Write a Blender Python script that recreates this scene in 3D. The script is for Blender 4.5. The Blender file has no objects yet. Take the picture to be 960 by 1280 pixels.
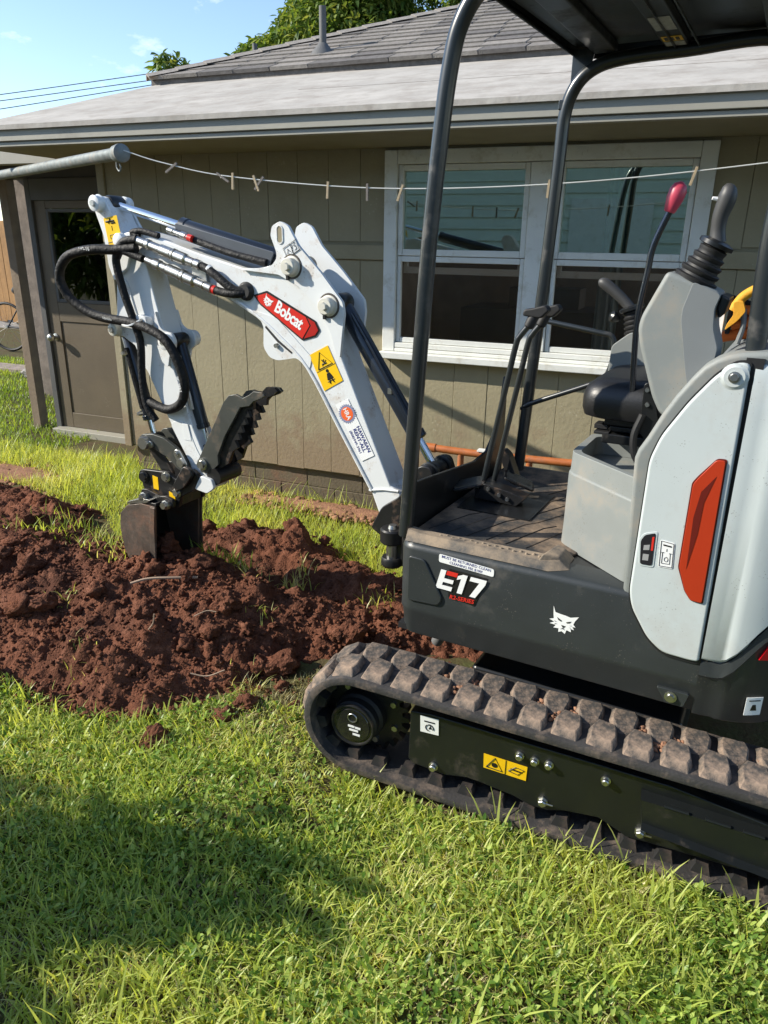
import bpy, bmesh, math, random
import numpy as np
from mathutils import Vector, Matrix, noise as mnoise
random.seed(7); rng = np.random.default_rng(11)
sc = bpy.context.scene
R = math.radians
# ------------------------------------------------------------------ camera
cam = bpy.data.cameras.new('camera'); camo = bpy.data.objects.new('camera', cam)
sc.collection.objects.link(camo); sc.camera = camo
F_PX, YAW, PITCH, ROLL = 921.4, .38754, .35239, -.01589       # focal length for a 960 x 1280 frame
cy_, sy_, cp_, sp_ = math.cos(YAW), math.sin(YAW), math.cos(PITCH), math.sin(PITCH)
fw = Vector((-sy_*cp_, cy_*cp_, -sp_)); rt = Vector((cy_, sy_, 0)); dn = fw.cross(rt)
r2 = math.cos(ROLL)*rt + math.sin(ROLL)*dn; d2 = -math.sin(ROLL)*rt + math.cos(ROLL)*dn
mw = Matrix.Identity(4)
for i in range(3):
    mw[i][0] = r2[i]; mw[i][1] = -d2[i]; mw[i][2] = -fw[i]
mw[0][3], mw[1][3], mw[2][3] = 0, 0, 1.6
camo.matrix_world = mw
cam.sensor_fit = 'VERTICAL'; cam.sensor_height = 32; cam.lens = 32*F_PX/1280
cam.clip_start = .05; cam.clip_end = 2000
# ------------------------------------------------------------------ light
SUN = Vector((1.56, .66, -1.02)).normalized()                 # direction the light travels
world = bpy.data.worlds.new('World'); sc.world = world; world.use_nodes = True
wn, wl = world.node_tree.nodes, world.node_tree.links
bg = wn['Background']; sky = wn.new('ShaderNodeTexSky'); sky.sky_type = 'NISHITA'; sky.sun_disc = False
sky.sun_elevation = math.asin(-SUN.z); sky.sun_rotation = math.atan2(-SUN.x, -SUN.y)
sky.air_density = 1.0; sky.dust_density = .4; sky.ozone_density = 1.6; sky.altitude = 900
tc = wn.new('ShaderNodeTexCoord'); mp = wn.new('ShaderNodeMapping'); mp.inputs['Scale'].default_value = (1, 1, 2.2)
nz = wn.new('ShaderNodeTexNoise'); nz.inputs['Scale'].default_value = 9; nz.inputs['Detail'].default_value = 9; nz.inputs['Roughness'].default_value = .62
rp = wn.new('ShaderNodeValToRGB'); rp.color_ramp.elements[0].position = .60; rp.color_ramp.elements[1].position = .82
rp.color_ramp.elements[1].color = (.75, .75, .75, 1)
mx = wn.new('ShaderNodeMixRGB'); mx.inputs[2].default_value = (7.0, 7.2, 7.5, 1)
wl.new(tc.outputs['Generated'], mp.inputs[0]); wl.new(mp.outputs[0], nz.inputs[0]); wl.new(nz.outputs[0], rp.inputs[0])
wl.new(rp.outputs[0], mx.inputs[0]); wl.new(sky.outputs[0], mx.inputs[1]); wl.new(mx.outputs[0], bg.inputs[0])
bg.inputs[1].default_value = .14
sl = bpy.data.lights.new('sun', 'SUN'); sl.energy = 4.4; sl.angle = R(.5); sl.color = (1, .93, .80)
so = bpy.data.objects.new('sun', sl); sc.collection.objects.link(so); so.rotation_euler = SUN.to_track_quat('-Z', 'Y').to_euler()
so.location = (-8, -4, 9)
vs = sc.view_settings; vs.view_transform = 'Standard'; vs.look = 'None'; vs.gamma = 1; vs.exposure = .82
sc.render.engine = 'CYCLES'
cyc = sc.cycles; cyc.max_bounces = 6; cyc.diffuse_bounces = 3; cyc.glossy_bounces = 3; cyc.transmission_bounces = 3; cyc.transparent_max_bounces = 8
# ------------------------------------------------------------------ materials
MATS = {}
def mat(name, col, rough=.5, metal=0, var=.12, scale=6, bump=0, bscale=60, dirt=None, dirt_amt=0, dirt_scale=4, spec=.5, coat=0, col2=None, detail=6, trans=0, speck=None, speck_amt=.6, speck_scale=90, splash=None):
    """procedural Principled: base colour broken up by noise, optional dirt layer, specks and fine bump"""
    if name in MATS: return MATS[name]
    m = bpy.data.materials.new(name); m.use_nodes = True; nt = m.node_tree; n = nt.nodes; l = nt.links
    b = n['Principled BSDF']; c = n.new('ShaderNodeTexCoord')
    t = n.new('ShaderNodeTexNoise'); t.inputs['Scale'].default_value = scale; t.inputs['Detail'].default_value = detail; t.inputs['Roughness'].default_value = .6
    l.new(c.outputs['Object'], t.inputs[0])
    r = n.new('ShaderNodeValToRGB'); r.color_ramp.elements[0].position = .3; r.color_ramp.elements[1].position = .7
    d = col2 if col2 else tuple(x*(1-2*var) for x in col)
    r.color_ramp.elements[0].color = (*d, 1); r.color_ramp.elements[1].color = (*col, 1)
    l.new(t.outputs[0], r.inputs[0]); out = r.outputs[0]; rough_out = None
    if dirt:
        t2 = n.new('ShaderNodeTexNoise'); t2.inputs['Scale'].default_value = dirt_scale; t2.inputs['Detail'].default_value = 10; t2.inputs['Roughness'].default_value = .7
        l.new(c.outputs['Object'], t2.inputs[0])
        r2_ = n.new('ShaderNodeValToRGB'); r2_.color_ramp.elements[0].position = max(0, .62-dirt_amt*.5); r2_.color_ramp.elements[1].position = max(.1, .80-dirt_amt*.4)
        l.new(t2.outputs[0], r2_.inputs[0])
        x = n.new('ShaderNodeMixRGB'); x.inputs[2].default_value = (*dirt, 1); l.new(r2_.outputs[0], x.inputs[0]); l.new(out, x.inputs[1]); out = x.outputs[0]
        rm = n.new('ShaderNodeMapRange'); rm.inputs[3].default_value = rough; rm.inputs[4].default_value = .92; l.new(r2_.outputs[0], rm.inputs[0]); rough_out = rm.outputs[0]
    if speck:
        v = n.new('ShaderNodeTexVoronoi'); v.inputs['Scale'].default_value = speck_scale; l.new(c.outputs['Object'], v.inputs[0])
        t3 = n.new('ShaderNodeTexNoise'); t3.inputs['Scale'].default_value = speck_scale*.12; t3.inputs['Detail'].default_value = 3; l.new(c.outputs['Object'], t3.inputs[0])
        mm = n.new('ShaderNodeMapRange'); mm.inputs[1].default_value = .48; mm.inputs[2].default_value = .78; mm.inputs[3].default_value = .02; mm.inputs[4].default_value = .36; l.new(t3.outputs[0], mm.inputs[0])
        lt = n.new('ShaderNodeMath'); lt.operation = 'LESS_THAN'; l.new(v.outputs['Distance'], lt.inputs[0]); l.new(mm.outputs[0], lt.inputs[1])
        m2 = n.new('ShaderNodeMath'); m2.operation = 'MULTIPLY'; m2.inputs[1].default_value = speck_amt; l.new(lt.outputs[0], m2.inputs[0])
        x = n.new('ShaderNodeMixRGB'); x.inputs[2].default_value = (*speck, 1); l.new(m2.outputs[0], x.inputs[0]); l.new(out, x.inputs[1]); out = x.outputs[0]
    if splash:                                                     # soil thrown up against the foot of the wall
        sx = n.new('ShaderNodeSeparateXYZ'); l.new(c.outputs['Object'], sx.inputs[0]); t5 = n.new('ShaderNodeTexNoise'); t5.inputs['Scale'].default_value = 9; t5.inputs['Detail'].default_value = 10; l.new(c.outputs['Object'], t5.inputs[0])
        k5 = n.new('ShaderNodeMath'); k5.operation = 'MULTIPLY_ADD'; k5.inputs[1].default_value = .75; k5.inputs[2].default_value = -.02; l.new(t5.outputs[0], k5.inputs[0])
        m5 = n.new('ShaderNodeMapRange'); m5.inputs[3].default_value = .55; m5.inputs[4].default_value = 0; m5.inputs[1].default_value = .0; m5.inputs[2].default_value = .22
        s5 = n.new('ShaderNodeMath'); s5.operation = 'SUBTRACT'; l.new(sx.outputs[2], s5.inputs[0]); l.new(k5.outputs[0], s5.inputs[1]); l.new(s5.outputs[0], m5.inputs[0])
        x = n.new('ShaderNodeMixRGB'); x.inputs[2].default_value = (*splash, 1); l.new(m5.outputs[0], x.inputs[0]); l.new(out, x.inputs[1]); out = x.outputs[0]
    l.new(out, b.inputs['Base Color'])
    if rough_out: l.new(rough_out, b.inputs['Roughness'])
    else: b.inputs['Roughness'].default_value = rough
    b.inputs['Metallic'].default_value = metal; b.inputs['Specular IOR Level'].default_value = spec; b.inputs['Coat Weight'].default_value = coat; b.inputs['Coat Roughness'].default_value = .12
    if bump:
        t4 = n.new('ShaderNodeTexNoise'); t4.inputs['Scale'].default_value = bscale; t4.inputs['Detail'].default_value = 6; l.new(c.outputs['Object'], t4.inputs[0])
        bp = n.new('ShaderNodeBump'); bp.inputs['Strength'].default_value = bump; bp.inputs['Distance'].default_value = .01; l.new(t4.outputs[0], bp.inputs['Height']); l.new(bp.outputs[0], b.inputs['Normal'])
    MATS[name] = m; return m
def leafmat(name, cols, trans=.45, rough=.55):
    """leaves and blades: colour picked per blade from a 'tint' attribute, part of the light passes through"""
    m = bpy.data.materials.new(name); m.use_nodes = True; n = m.node_tree.nodes; l = m.node_tree.links
    b = n['Principled BSDF']; a = n.new('ShaderNodeAttribute'); a.attribute_name = 'tint'
    r = n.new('ShaderNodeValToRGB'); e = r.color_ramp.elements
    while len(e) < len(cols): e.new(.5)
    for i, c in enumerate(cols): e[i].position = i/(len(cols)-1); e[i].color = (*c, 1)
    l.new(a.outputs['Fac'], r.inputs[0]); l.new(r.outputs[0], b.inputs['Base Color']); b.inputs['Roughness'].default_value = rough; b.inputs['Specular IOR Level'].default_value = .35
    t = n.new('ShaderNodeBsdfTranslucent'); hs = n.new('ShaderNodeMixRGB'); hs.blend_type = 'MULTIPLY'; hs.inputs[0].default_value = 1; hs.inputs[2].default_value = (1.5, 1.35, .7, 1)
    l.new(r.outputs[0], hs.inputs[1]); l.new(hs.outputs[0], t.inputs[0])
    mxs = n.new('ShaderNodeMixShader'); mxs.inputs[0].default_value = trans; l.new(b.outputs[0], mxs.inputs[1]); l.new(t.outputs[0], mxs.inputs[2]); l.new(mxs.outputs[0], n['Material Output'].inputs[0])
    return m
def glassmat(name, tint, refl=1.0, clear=.5, rough=.0):
    """thin pane: transparent with a Fresnel mirror on top"""
    m = bpy.data.materials.new(name); m.use_nodes = True; n = m.node_tree.nodes; l = m.node_tree.links
    n.remove(n['Principled BSDF']); tr = n.new('ShaderNodeBsdfTransparent'); tr.inputs[0].default_value = (*[clear*x for x in tint], 1)
    g = n.new('ShaderNodeBsdfGlossy'); g.inputs['Color'].default_value = (*tint, 1); g.inputs['Roughness'].default_value = rough
    f = n.new('ShaderNodeFresnel'); f.inputs[0].default_value = 1.7; k = n.new('ShaderNodeMath'); k.operation = 'MULTIPLY'; k.inputs[1].default_value = refl; l.new(f.outputs[0], k.inputs[0])
    x = n.new('ShaderNodeMixShader'); l.new(k.outputs[0], x.inputs[0]); l.new(tr.outputs[0], x.inputs[1]); l.new(g.outputs[0], x.inputs[2]); l.new(x.outputs[0], n['Material Output'].inputs[0])
    return m
DUST = (.22, .12, .07)
paint_white = mat('white machine paint', (.70, .72, .72), .32, var=.03, coat=.25, dirt=(.48, .42, .36), dirt_amt=.17, dirt_scale=9, speck=(.20, .13, .09), speck_amt=.5, speck_scale=75)
panel_white = mat('white plastic panel', (.50, .55, .55), .36, var=.03, speck=(.12, .11, .1), speck_amt=.45, speck_scale=150, dirt=(.42, .43, .41), dirt_amt=.22, dirt_scale=4)
grey_pl = mat('light grey moulded plastic', (.215, .232, .225), .55, var=.05, dirt=(.27, .245, .205), dirt_amt=.24, dirt_scale=6, speck=(.12, .1, .08), speck_amt=.4, speck_scale=120, bump=.04, bscale=250)
grey_dk = mat('mid grey moulded plastic', (.17, .185, .19), .55, var=.05, bump=.04, bscale=250)
charcoal = mat('charcoal skirt plastic', (.030, .035, .036), .40, var=.12, dirt=(.085, .075, .062), dirt_amt=.12, dirt_scale=3, speck=(.16, .14, .12), speck_amt=.35, speck_scale=130, bump=.03, bscale=200)
blk = mat('black painted steel', (.012, .013, .014), .32, var=.2, dirt=(.06, .05, .04), dirt_amt=.1, dirt_scale=5)
blk_plain = mat('matt black rubber', (.012, .012, .013), .6, var=.2)
post_m = mat('black tube paint', (.02, .024, .026), .3, var=.1, dirt=(.10, .09, .08), dirt_amt=.1, dirt_scale=6, coat=.3)
roof_can = mat('dark canopy underside', (.008, .011, .015), .30, var=.25, scale=3, coat=.12, dirt=(.02, .022, .025), dirt_amt=.1, dirt_scale=2)
cyl_m = mat('navy black cylinder paint', (.014, .018, .026), .28, var=.1, coat=.3)
chrome = mat('chrome rod', (.78, .80, .82), .09, 1, var=.02)
zinc = mat('zinc plated steel', (.55, .55, .53), .35, 1, var=.15, scale=30)
rubber = mat('dusty track rubber', (.045, .042, .041), .7, var=.25, dirt=(.16, .12, .092), dirt_amt=.26, dirt_scale=14, bump=.2, bscale=120)
rubber_lug = mat('soil dusted tread rubber', (.078, .072, .066), .75, var=.3, scale=18, dirt=(.30, .215, .155), dirt_amt=.38, dirt_scale=22, bump=.25, bscale=110)
rubber_in = mat('black inner track rubber', (.015, .015, .016), .65, var=.25, dirt=(.08, .055, .04), dirt_amt=.12, dirt_scale=10)
frame_m = mat('black green track frame paint', (.010, .012, .012), .36, var=.15, coat=.1, dirt=(.07, .055, .04), dirt_amt=.12, dirt_scale=6)
bucket_m = mat('scuffed bucket steel', (.15, .12, .10), .45, .4, var=.25, scale=9, dirt=(.17, .085, .052), dirt_amt=.30, dirt_scale=8, bump=.15, bscale=60)
bucket_in = mat('worn bucket inside darkened for shade', (.035, .03, .028), .45, .4, var=.3, dirt=(.11, .05, .03), dirt_amt=.25, dirt_scale=8)  # shade of the hollow is put into this darker steel colour
steel_dk = mat('dark cast steel', (.022, .022, .023), .38, .25, var=.2, dirt=(.13, .08, .05), dirt_amt=.14, dirt_scale=14)
thumb_m = mat('dark green grey thumb plate', (.07, .074, .066), .4, .2, var=.15, dirt=(.16, .11, .07), dirt_amt=.15, dirt_scale=10)
vinyl = mat('black seat vinyl', (.012, .012, .013), .42, var=.15, bump=.06, bscale=180)
mat_floor = mat('dusty floor mat', (.03, .031, .032), .75, var=.2, dirt=(.30, .21, .135), dirt_amt=.36, dirt_scale=5, bump=.1, bscale=120)
hose_m = mat('black hose sleeve', (.011, .011, .012), .6, var=.25, scale=30, bump=.5, bscale=75, spec=.3)
red_m = mat('red lever knob', (.50, .055, .095), .4, var=.05)
red_stk = mat('red sticker', (.62, .03, .02), .3, var=.04)
red_dark = mat('dark red print', (.12, .012, .008), .3, var=.05)
red_pl = mat('red orange plastic', (.40, .035, .010), .3, var=.08, scale=2)
red_refl = mat('red reflector', (.62, .005, .015), .2, var=.05, coat=.6)
yel = mat('yellow sticker', (.85, .52, .01), .35, var=.04)
ink = mat('black print', (.01, .01, .01), .4, var=0)
white_stk = mat('white sticker', (.80, .81, .80), .35, var=.03)
navy_ink = mat('navy print', (.03, .035, .18), .4, var=0)
orange_ink = mat('orange red print', (.75, .13, .03), .4, var=0)
belt_y = mat('yellow orange webbing', (.75, .36, .02), .7, var=.12, bump=.15, bscale=200)
belt_o = mat('orange webbing', (.70, .16, .02), .7, var=.12, bump=.15, bscale=200)
wall_m = mat('olive tan wall paint', (.315, .275, .175), .72, var=.08, scale=3, splash=(.20, .12, .075), dirt=(.26, .225, .14), dirt_amt=.2, dirt_scale=2.5, bump=.22, bscale=45, speck=(.44, .41, .32), speck_amt=.3, speck_scale=40)
wall_dk = mat('darker olive groove paint', (.26, .225, .14), .8, var=.1)
found_m = mat('brown painted block', (.12, .095, .06), .8, var=.08, scale=7, bump=.3, bscale=60, dirt=(.17, .09, .055), dirt_amt=.2, dirt_scale=4)
fascia_m = mat('grey green fascia paint', (.33, .315, .265), .6, var=.06, scale=3, dirt=(.2, .19, .16), dirt_amt=.1, dirt_scale=2, bump=.08, bscale=30)
soffit_m = mat('olive soffit paint', (.26, .235, .16), .75, var=.08)
trim_w = mat('white window paint', (.74, .75, .71), .5, var=.05, dirt=(.5, .48, .40), dirt_amt=.16, dirt_scale=9, bump=.1, bscale=40)
rolled = mat('weathered pale roof coating', (.47, .44, .395), .9, var=.14, scale=2.2, detail=12, dirt=(.30, .27, .235), dirt_amt=.36, dirt_scale=6, bump=.25, bscale=30)
shing = mat('grey brown asphalt shingle', (.25, .225, .20), .92, var=.2, scale=24, bump=.5, bscale=160)
shing2 = mat('worn lighter asphalt shingle', (.31, .28, .25), .92, var=.2, scale=24, bump=.5, bscale=160)
shing3 = mat('darker asphalt shingle', (.165, .15, .14), .92, var=.2, scale=24, bump=.5, bscale=160)
door_m = mat('brown door paint', (.115, .088, .056), .6, var=.1, scale=4, bump=.08, bscale=60, speck=(.3, .27, .22), speck_amt=.2, speck_scale=60)
door_dk = mat('dark slate trim', (.075, .076, .078), .65, var=.1)
wood_brown = mat('brown timber', (.21, .155, .105), .75, var=.18, scale=8, bump=.2, bscale=50)
wood_fence = mat('orange brown fence board', (.38, .20, .07), .8, var=.2, scale=5, bump=.2, bscale=40)
wood_old = mat('weathered grey board', (.22, .18, .155), .85, var=.25, scale=9, bump=.25, bscale=50)
ceil_m = mat('tan plywood ceiling', (.42, .29, .18), .8, var=.1, scale=3)
galv = mat('galvanised pipe', (.22, .245, .24), .6, .3, var=.25, scale=22, dirt=(.3, .26, .22), dirt_amt=.2, dirt_scale=20)
orange_rail = mat('orange rusty pipe paint', (.50, .15, .04), .5, var=.2, scale=14, dirt=(.25, .11, .06), dirt_amt=.2, dirt_scale=16)
line_m = mat('pale clothesline cord', (.65, .66, .62), .7, var=.1)
pin_m = mat('pale clothespin wood', (.55, .43, .27), .7, var=.15, scale=40)
pin_g = mat('weathered clothespin wood', (.24, .21, .18), .8, var=.15, scale=40)
soil = mat('red brown soil', (.175, .066, .035), .95, var=.30, scale=2.6, col2=(.070, .028, .017), detail=14, bump=1.0, bscale=110, dirt=(.23, .10, .06), dirt_amt=.20, dirt_scale=18, spec=.2)
soil_dry = mat('dry pale soil', (.36, .19, .115), .95, var=.25, scale=8, detail=12, bump=.6, bscale=80, spec=.2)
turf = mat('turf floor', (.075, .085, .028), .95, scale=7, col2=(.085, .052, .03), detail=12, bump=.6, bscale=60, spec=.2)
room_m = mat('dim room wall', (.42, .31, .23), .8, var=.15)
curtain = mat('pale curtain', (.35, .40, .38), .9, var=.1)
lapw = mat('pale neighbour siding', (.66, .71, .62), .6, var=.05)
bark = mat('grey brown bark', (.13, .10, .075), .9, var=.25, scale=12, bump=.5, bscale=40)
glass_up = glassmat('reflective window glass', (.82, .95, .87), 3.6, .75)
glass_dr = glassmat('door glass', (.85, .9, .87), 1.6, .55)
screen_m = glassmat('dark insect screen', (.90, .84, .78), .5, .9, .25)
gauge_m = mat('dark gauge window', (.02, .02, .025), .2, var=.2)
green_leaf = leafmat('grass blades', [(.08, .16, .02), (.23, .34, .05), (.42, .51, .10), (.57, .61, .19), (.70, .64, .38)], .5, .40)
clover = leafmat('small round weeds', [(.07, .16, .022), (.22, .34, .055), (.45, .55, .14)], .45, .38)
tree_leaf = leafmat('tree leaves', [(.045, .09, .018), (.09, .16, .03), (.17, .25, .05), (.27, .32, .09)], .4)
# ------------------------------------------------------------------ helpers
COL = sc.collection
def link(name, data, parent=None, loc=(0, 0, 0), rot=None):
    o = bpy.data.objects.new(name, data); COL.objects.link(o); o.location = loc
    if rot: o.rotation_euler = rot
    if parent: o.parent = parent
    return o
def tag(o, label=None, cat=None, group=None, kind=None):
    if label: o['label'] = label
    if cat: o['category'] = cat
    if group: o['group'] = group
    if kind: o['kind'] = kind
    return o
def empty(name, loc=(0, 0, 0), rz=0):
    return link(name, None, None, loc, (0, 0, rz))
def rnd(poly, r, n=4):
    """fillet every corner of a 2-D polygon"""
    out = []; k = len(poly)
    for i in range(k):
        p, a, b = Vector(poly[i]), Vector(poly[i-1]), Vector(poly[(i+1) % k])
        u, v = (a-p), (b-p); q = min(r, u.length*.45, v.length*.45); s, e = p+u.normalized()*q, p+v.normalized()*q
        for j in range(n+1):
            t = j/n; out.append(tuple((1-t)**2*s + 2*t*(1-t)*p + t*t*e))
    return out
def crom(pts, n=8):
    """smooth path through points (last numbers of a tuple beyond xyz are carried along)"""
    P = [np.array(p, float) for p in pts]; P = [2*P[0]-P[1]] + P + [2*P[-1]-P[-2]]; o = []
    for i in range(1, len(P)-2):
        for j in range(n):
            t = j/n; o.append(.5*((2*P[i])+(-P[i-1]+P[i+1])*t+(2*P[i-1]-5*P[i]+4*P[i+1]-P[i+2])*t*t+(-P[i-1]+3*P[i]-3*P[i+1]+P[i+2])*t**3))
    o.append(P[-2]); return o
class MB:
    def __init__(s): s.v = []; s.f = []
    def add(s, v, f):
        k = len(s.v); s.v += [tuple(map(float, p)) for p in v]; s.f += [tuple(i+k for i in q) for q in f]; return s
    def box(s, c, d, rot=None):
        v = []
        for x in (-1, 1):
            for y in (-1, 1):
                for z in (-1, 1):
                    p = Vector((x*d[0]/2, y*d[1]/2, z*d[2]/2))
                    if rot is not None: p = rot @ p
                    v.append(p + Vector(c))
        return s.add(v, [(0, 1, 3, 2), (4, 6, 7, 5), (0, 4, 5, 1), (2, 3, 7, 6), (0, 2, 6, 4), (1, 5, 7, 3)])
    def bb(s, a, b):
        return s.box([(a[i]+b[i])/2 for i in range(3)], [abs(a[i]-b[i]) for i in range(3)])
    def prism(s, poly, y0, y1, plane='xz'):
        n = len(poly)
        def P(p, y): return {'xz': (p[0], y, p[1]), 'xy': (p[0], p[1], y), 'yz': (y, p[0], p[1])}[plane]
        v = [P(p, y0) for p in poly] + [P(p, y1) for p in poly]
        f = [tuple(range(n)), tuple(range(2*n-1, n-1, -1))] + [(i, i+n, (i+1) % n+n, (i+1) % n) for i in range(n)]
        return s.add(v, f)
    def tube(s, pts, r, n=12, caps=True):
        pts = [Vector(p[:3]) for p in pts]; rr = r if hasattr(r, '__len__') else [r]*len(pts)
        T = [(pts[min(i+1, len(pts)-1)]-pts[max(i-1, 0)]).normalized() for i in range(len(pts))]
        a = Vector((0, 0, 1)) if abs(T[0].z) < .9 else Vector((1, 0, 0)); nrm = (a - T[0]*a.dot(T[0])).normalized(); v = []; f = []
        for i, p in enumerate(pts):
            nrm = (nrm - T[i]*nrm.dot(T[i])).normalized(); b = T[i].cross(nrm)
            for j in range(n):
                t = 2*math.pi*j/n; v.append(p + (nrm*math.cos(t)+b*math.sin(t))*rr[i])
        for i in range(len(pts)-1):
            for j in range(n): f.append((i*n+j, i*n+(j+1) % n, (i+1)*n+(j+1) % n, (i+1)*n+j))
        if caps: f += [tuple(range(n-1, -1, -1)), tuple(range((len(pts)-1)*n, len(pts)*n))]
        return s.add(v, f)
    def cyl(s, a, b, r, r1=None, n=18): return s.tube([a, b], [r, r if r1 is None else r1], n)
    def rings(s, a, b, prof, n=20):
        """turned shape along a-b, prof = [(t, radius)]"""
        a, b = Vector(a), Vector(b); p = [a+(b-a)*t for t, r in prof]; d = (b-a).normalized()
        q = Vector((0, 0, 1)) if abs(d.z) < .9 else Vector((1, 0, 0)); u = (q-d*q.dot(d)).normalized(); w = d.cross(u); v = []; f = []
        for i, (t, r) in enumerate(prof):
            for j in range(n):
                k = 2*math.pi*j/n; v.append(p[i]+(u*math.cos(k)+w*math.sin(k))*max(r, 1e-4))
        for i in range(len(prof)-1):
            for j in range(n): f.append((i*n+j, i*n+(j+1) % n, (i+1)*n+(j+1) % n, (i+1)*n+j))
        f += [tuple(range(n-1, -1, -1)), tuple(range((len(prof)-1)*n, len(prof)*n))]
        return s.add(v, f)
    def mesh(s, name):
        m = bpy.data.meshes.new(name); m.from_pydata(s.v, [], s.f)
        b = bmesh.new(); b.from_mesh(m); bmesh.ops.recalc_face_normals(b, faces=b.faces); b.to_mesh(m); b.free(); return m
    def build(s, name, m, parent=None, bevel=0, seg=2, smooth=True, label=None, loc=(0, 0, 0), rot=None):
        me = s.mesh(name); me.materials.append(m); o = link(name, me, parent, loc, rot)
        if smooth: shade(me, 38)
        if bevel:
            d = o.modifiers.new('bevel', 'BEVEL'); d.width = bevel; d.segments = seg; d.limit_method = 'ANGLE'; d.angle_limit = R(35); d.harden_normals = True
            me.shade_smooth()
        if label: o['label'] = label
        return o
def shade(me, ang=38):
    me.shade_smooth()
    try: me.set_sharp_from_angle(angle=R(ang))
    except Exception: pass
def npmesh(name, V, Fq, tint=None, m=None, parent=None, smooth=False):
    """big mesh from numpy arrays; Fq is (n, k) faces"""
    me = bpy.data.meshes.new(name); n, k = Fq.shape
    me.vertices.add(len(V)); me.vertices.foreach_set('co', V.astype(np.float32).ravel())
    me.loops.add(n*k); me.loops.foreach_set('vertex_index', Fq.astype(np.int32).ravel())
    me.polygons.add(n); me.polygons.foreach_set('loop_start', np.arange(0, n*k, k, dtype=np.int32)); me.polygons.foreach_set('loop_total', np.full(n, k, dtype=np.int32))
    me.update(calc_edges=True)
    if smooth: me.polygons.foreach_set('use_smooth', np.ones(n, dtype=bool))
    if tint is not None:
        a = me.attributes.new('tint', 'FLOAT', 'POINT'); a.data.foreach_set('value', tint.astype(np.float32))
    if m: me.materials.append(m)
    return link(name, me, parent)
def text(name, s, size, origin, right, up, m, parent, off=.0, shear=0, align='CENTER', spacing=1, bold=.012, sx=1):
    """flat lettering laid on a surface: origin at the text's centre, right/up its directions"""
    c = bpy.data.curves.new(name, 'FONT'); c.body = s; c.size = size; c.align_x = align; c.align_y = 'CENTER'; c.offset = bold*size; c.shear = shear; c.space_character = spacing; c.resolution_u = 2
    o = bpy.data.objects.new(name, c); COL.objects.link(o); dg = bpy.context.evaluated_depsgraph_get()
    me = bpy.data.meshes.new_from_object(o.evaluated_get(dg)); bpy.data.objects.remove(o); bpy.data.curves.remove(c)
    rgt, u = Vector(right).normalized(), Vector(up); u = (u-rgt*u.dot(rgt)).normalized(); nn = rgt.cross(u)
    for v in me.vertices: v.co = Vector(origin) + rgt*v.co.x*sx + u*v.co.y + nn*off
    me.name = name; me.materials.clear(); me.materials.append(m); return link(name, me, parent)
# ================================================================== GROUND
def vnoise(x, y, s, seed=0):
    """smooth value noise on numpy arrays"""
    g = np.random.default_rng(seed).random((64, 64)); x = x*s; y = y*s; xi = np.floor(x).astype(int); yi = np.floor(y).astype(int); u = x-xi; w = y-yi
    u = u*u*(3-2*u); w = w*w*(3-2*w); q = lambda a, b: g[a % 64, b % 64]
    return (q(xi, yi)*(1-u)+q(xi+1, yi)*u)*(1-w)+(q(xi, yi+1)*(1-u)+q(xi+1, yi+1)*u)*w
def ground_z(x, y):
    near = np.exp(-(x/12)**2-((y-2)/12)**2)
    return ((vnoise(x, y, .9, 1)-.5)*.05+(vnoise(x, y, 3.1, 2)-.5)*.025)*near - .012
def axis(lo, hi, c, fine, n):
    t = np.linspace(-1, 1, n); k = 5.2; s = np.sinh(k*t)/np.sinh(k); return c + np.where(s < 0, -s*(lo-c), s*(hi-c))
gx = np.unique(np.concatenate([np.linspace(-6, 1.5, 150), -6-np.geomspace(.1, 300, 26), 1.5+np.geomspace(.1, 300, 26)]))
gy = np.unique(np.concatenate([np.linspace(.2, 5, 100), .2-np.geomspace(.1, 300, 26), 5+np.geomspace(.1, 300, 30)]))
GX, GY = np.meshgrid(gx, gy, indexing='ij'); GZ = ground_z(GX, GY)
def gridfaces(a, b):
    i = np.arange(a-1)[:, None]*b+np.arange(b-1)[None, :]; i = i.ravel(); return np.stack([i, i+b, i+b+1, i+1], 1)
lawn = npmesh('lawn', np.stack([GX.ravel(), GY.ravel(), GZ.ravel()], 1), gridfaces(len(gx), len(gy)), m=turf, smooth=True); tag(lawn, kind='structure')
# soil mound ---------------------------------------------------------
POLY = np.array([(-5.4, 2.0), (-4.2, 1.85), (-3.2, 1.75), (-2.3, 1.72), (-1.86, 1.66), (-1.66, 1.70), (-1.5, 1.84), (-1.32, 2.06), (-1.12, 2.30), (-.85, 2.52), (-.45, 2.62), (-.35, 3.1), (-.9, 3.12), (-1.28, 3.12), (-1.6, 3.26), (-1.95, 3.46), (-2.3, 3.40), (-2.55, 3.05), (-2.72, 2.86), (-3.2, 3.22), (-4.1, 3.42), (-5.4, 3.6)])
def polydist(x, y, P=POLY):
    d = np.full(x.shape, 1e9); ins = np.zeros(x.shape, bool); n = len(P)
    for i in range(n):
        a, b = P[i], P[(i+1) % n]; e = b-a; t = np.clip(((x-a[0])*e[0]+(y-a[1])*e[1])/(e@e), 0, 1)
        d = np.minimum(d, np.hypot(x-a[0]-t*e[0], y-a[1]-t*e[1]))
        c = ((a[1] > y) != (b[1] > y)); xx = a[0]+(y-a[1])*e[0]/(e[1] if e[1] else 1e-9); ins ^= c & (x < xx)
    return np.where(ins, d, -d)
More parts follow.
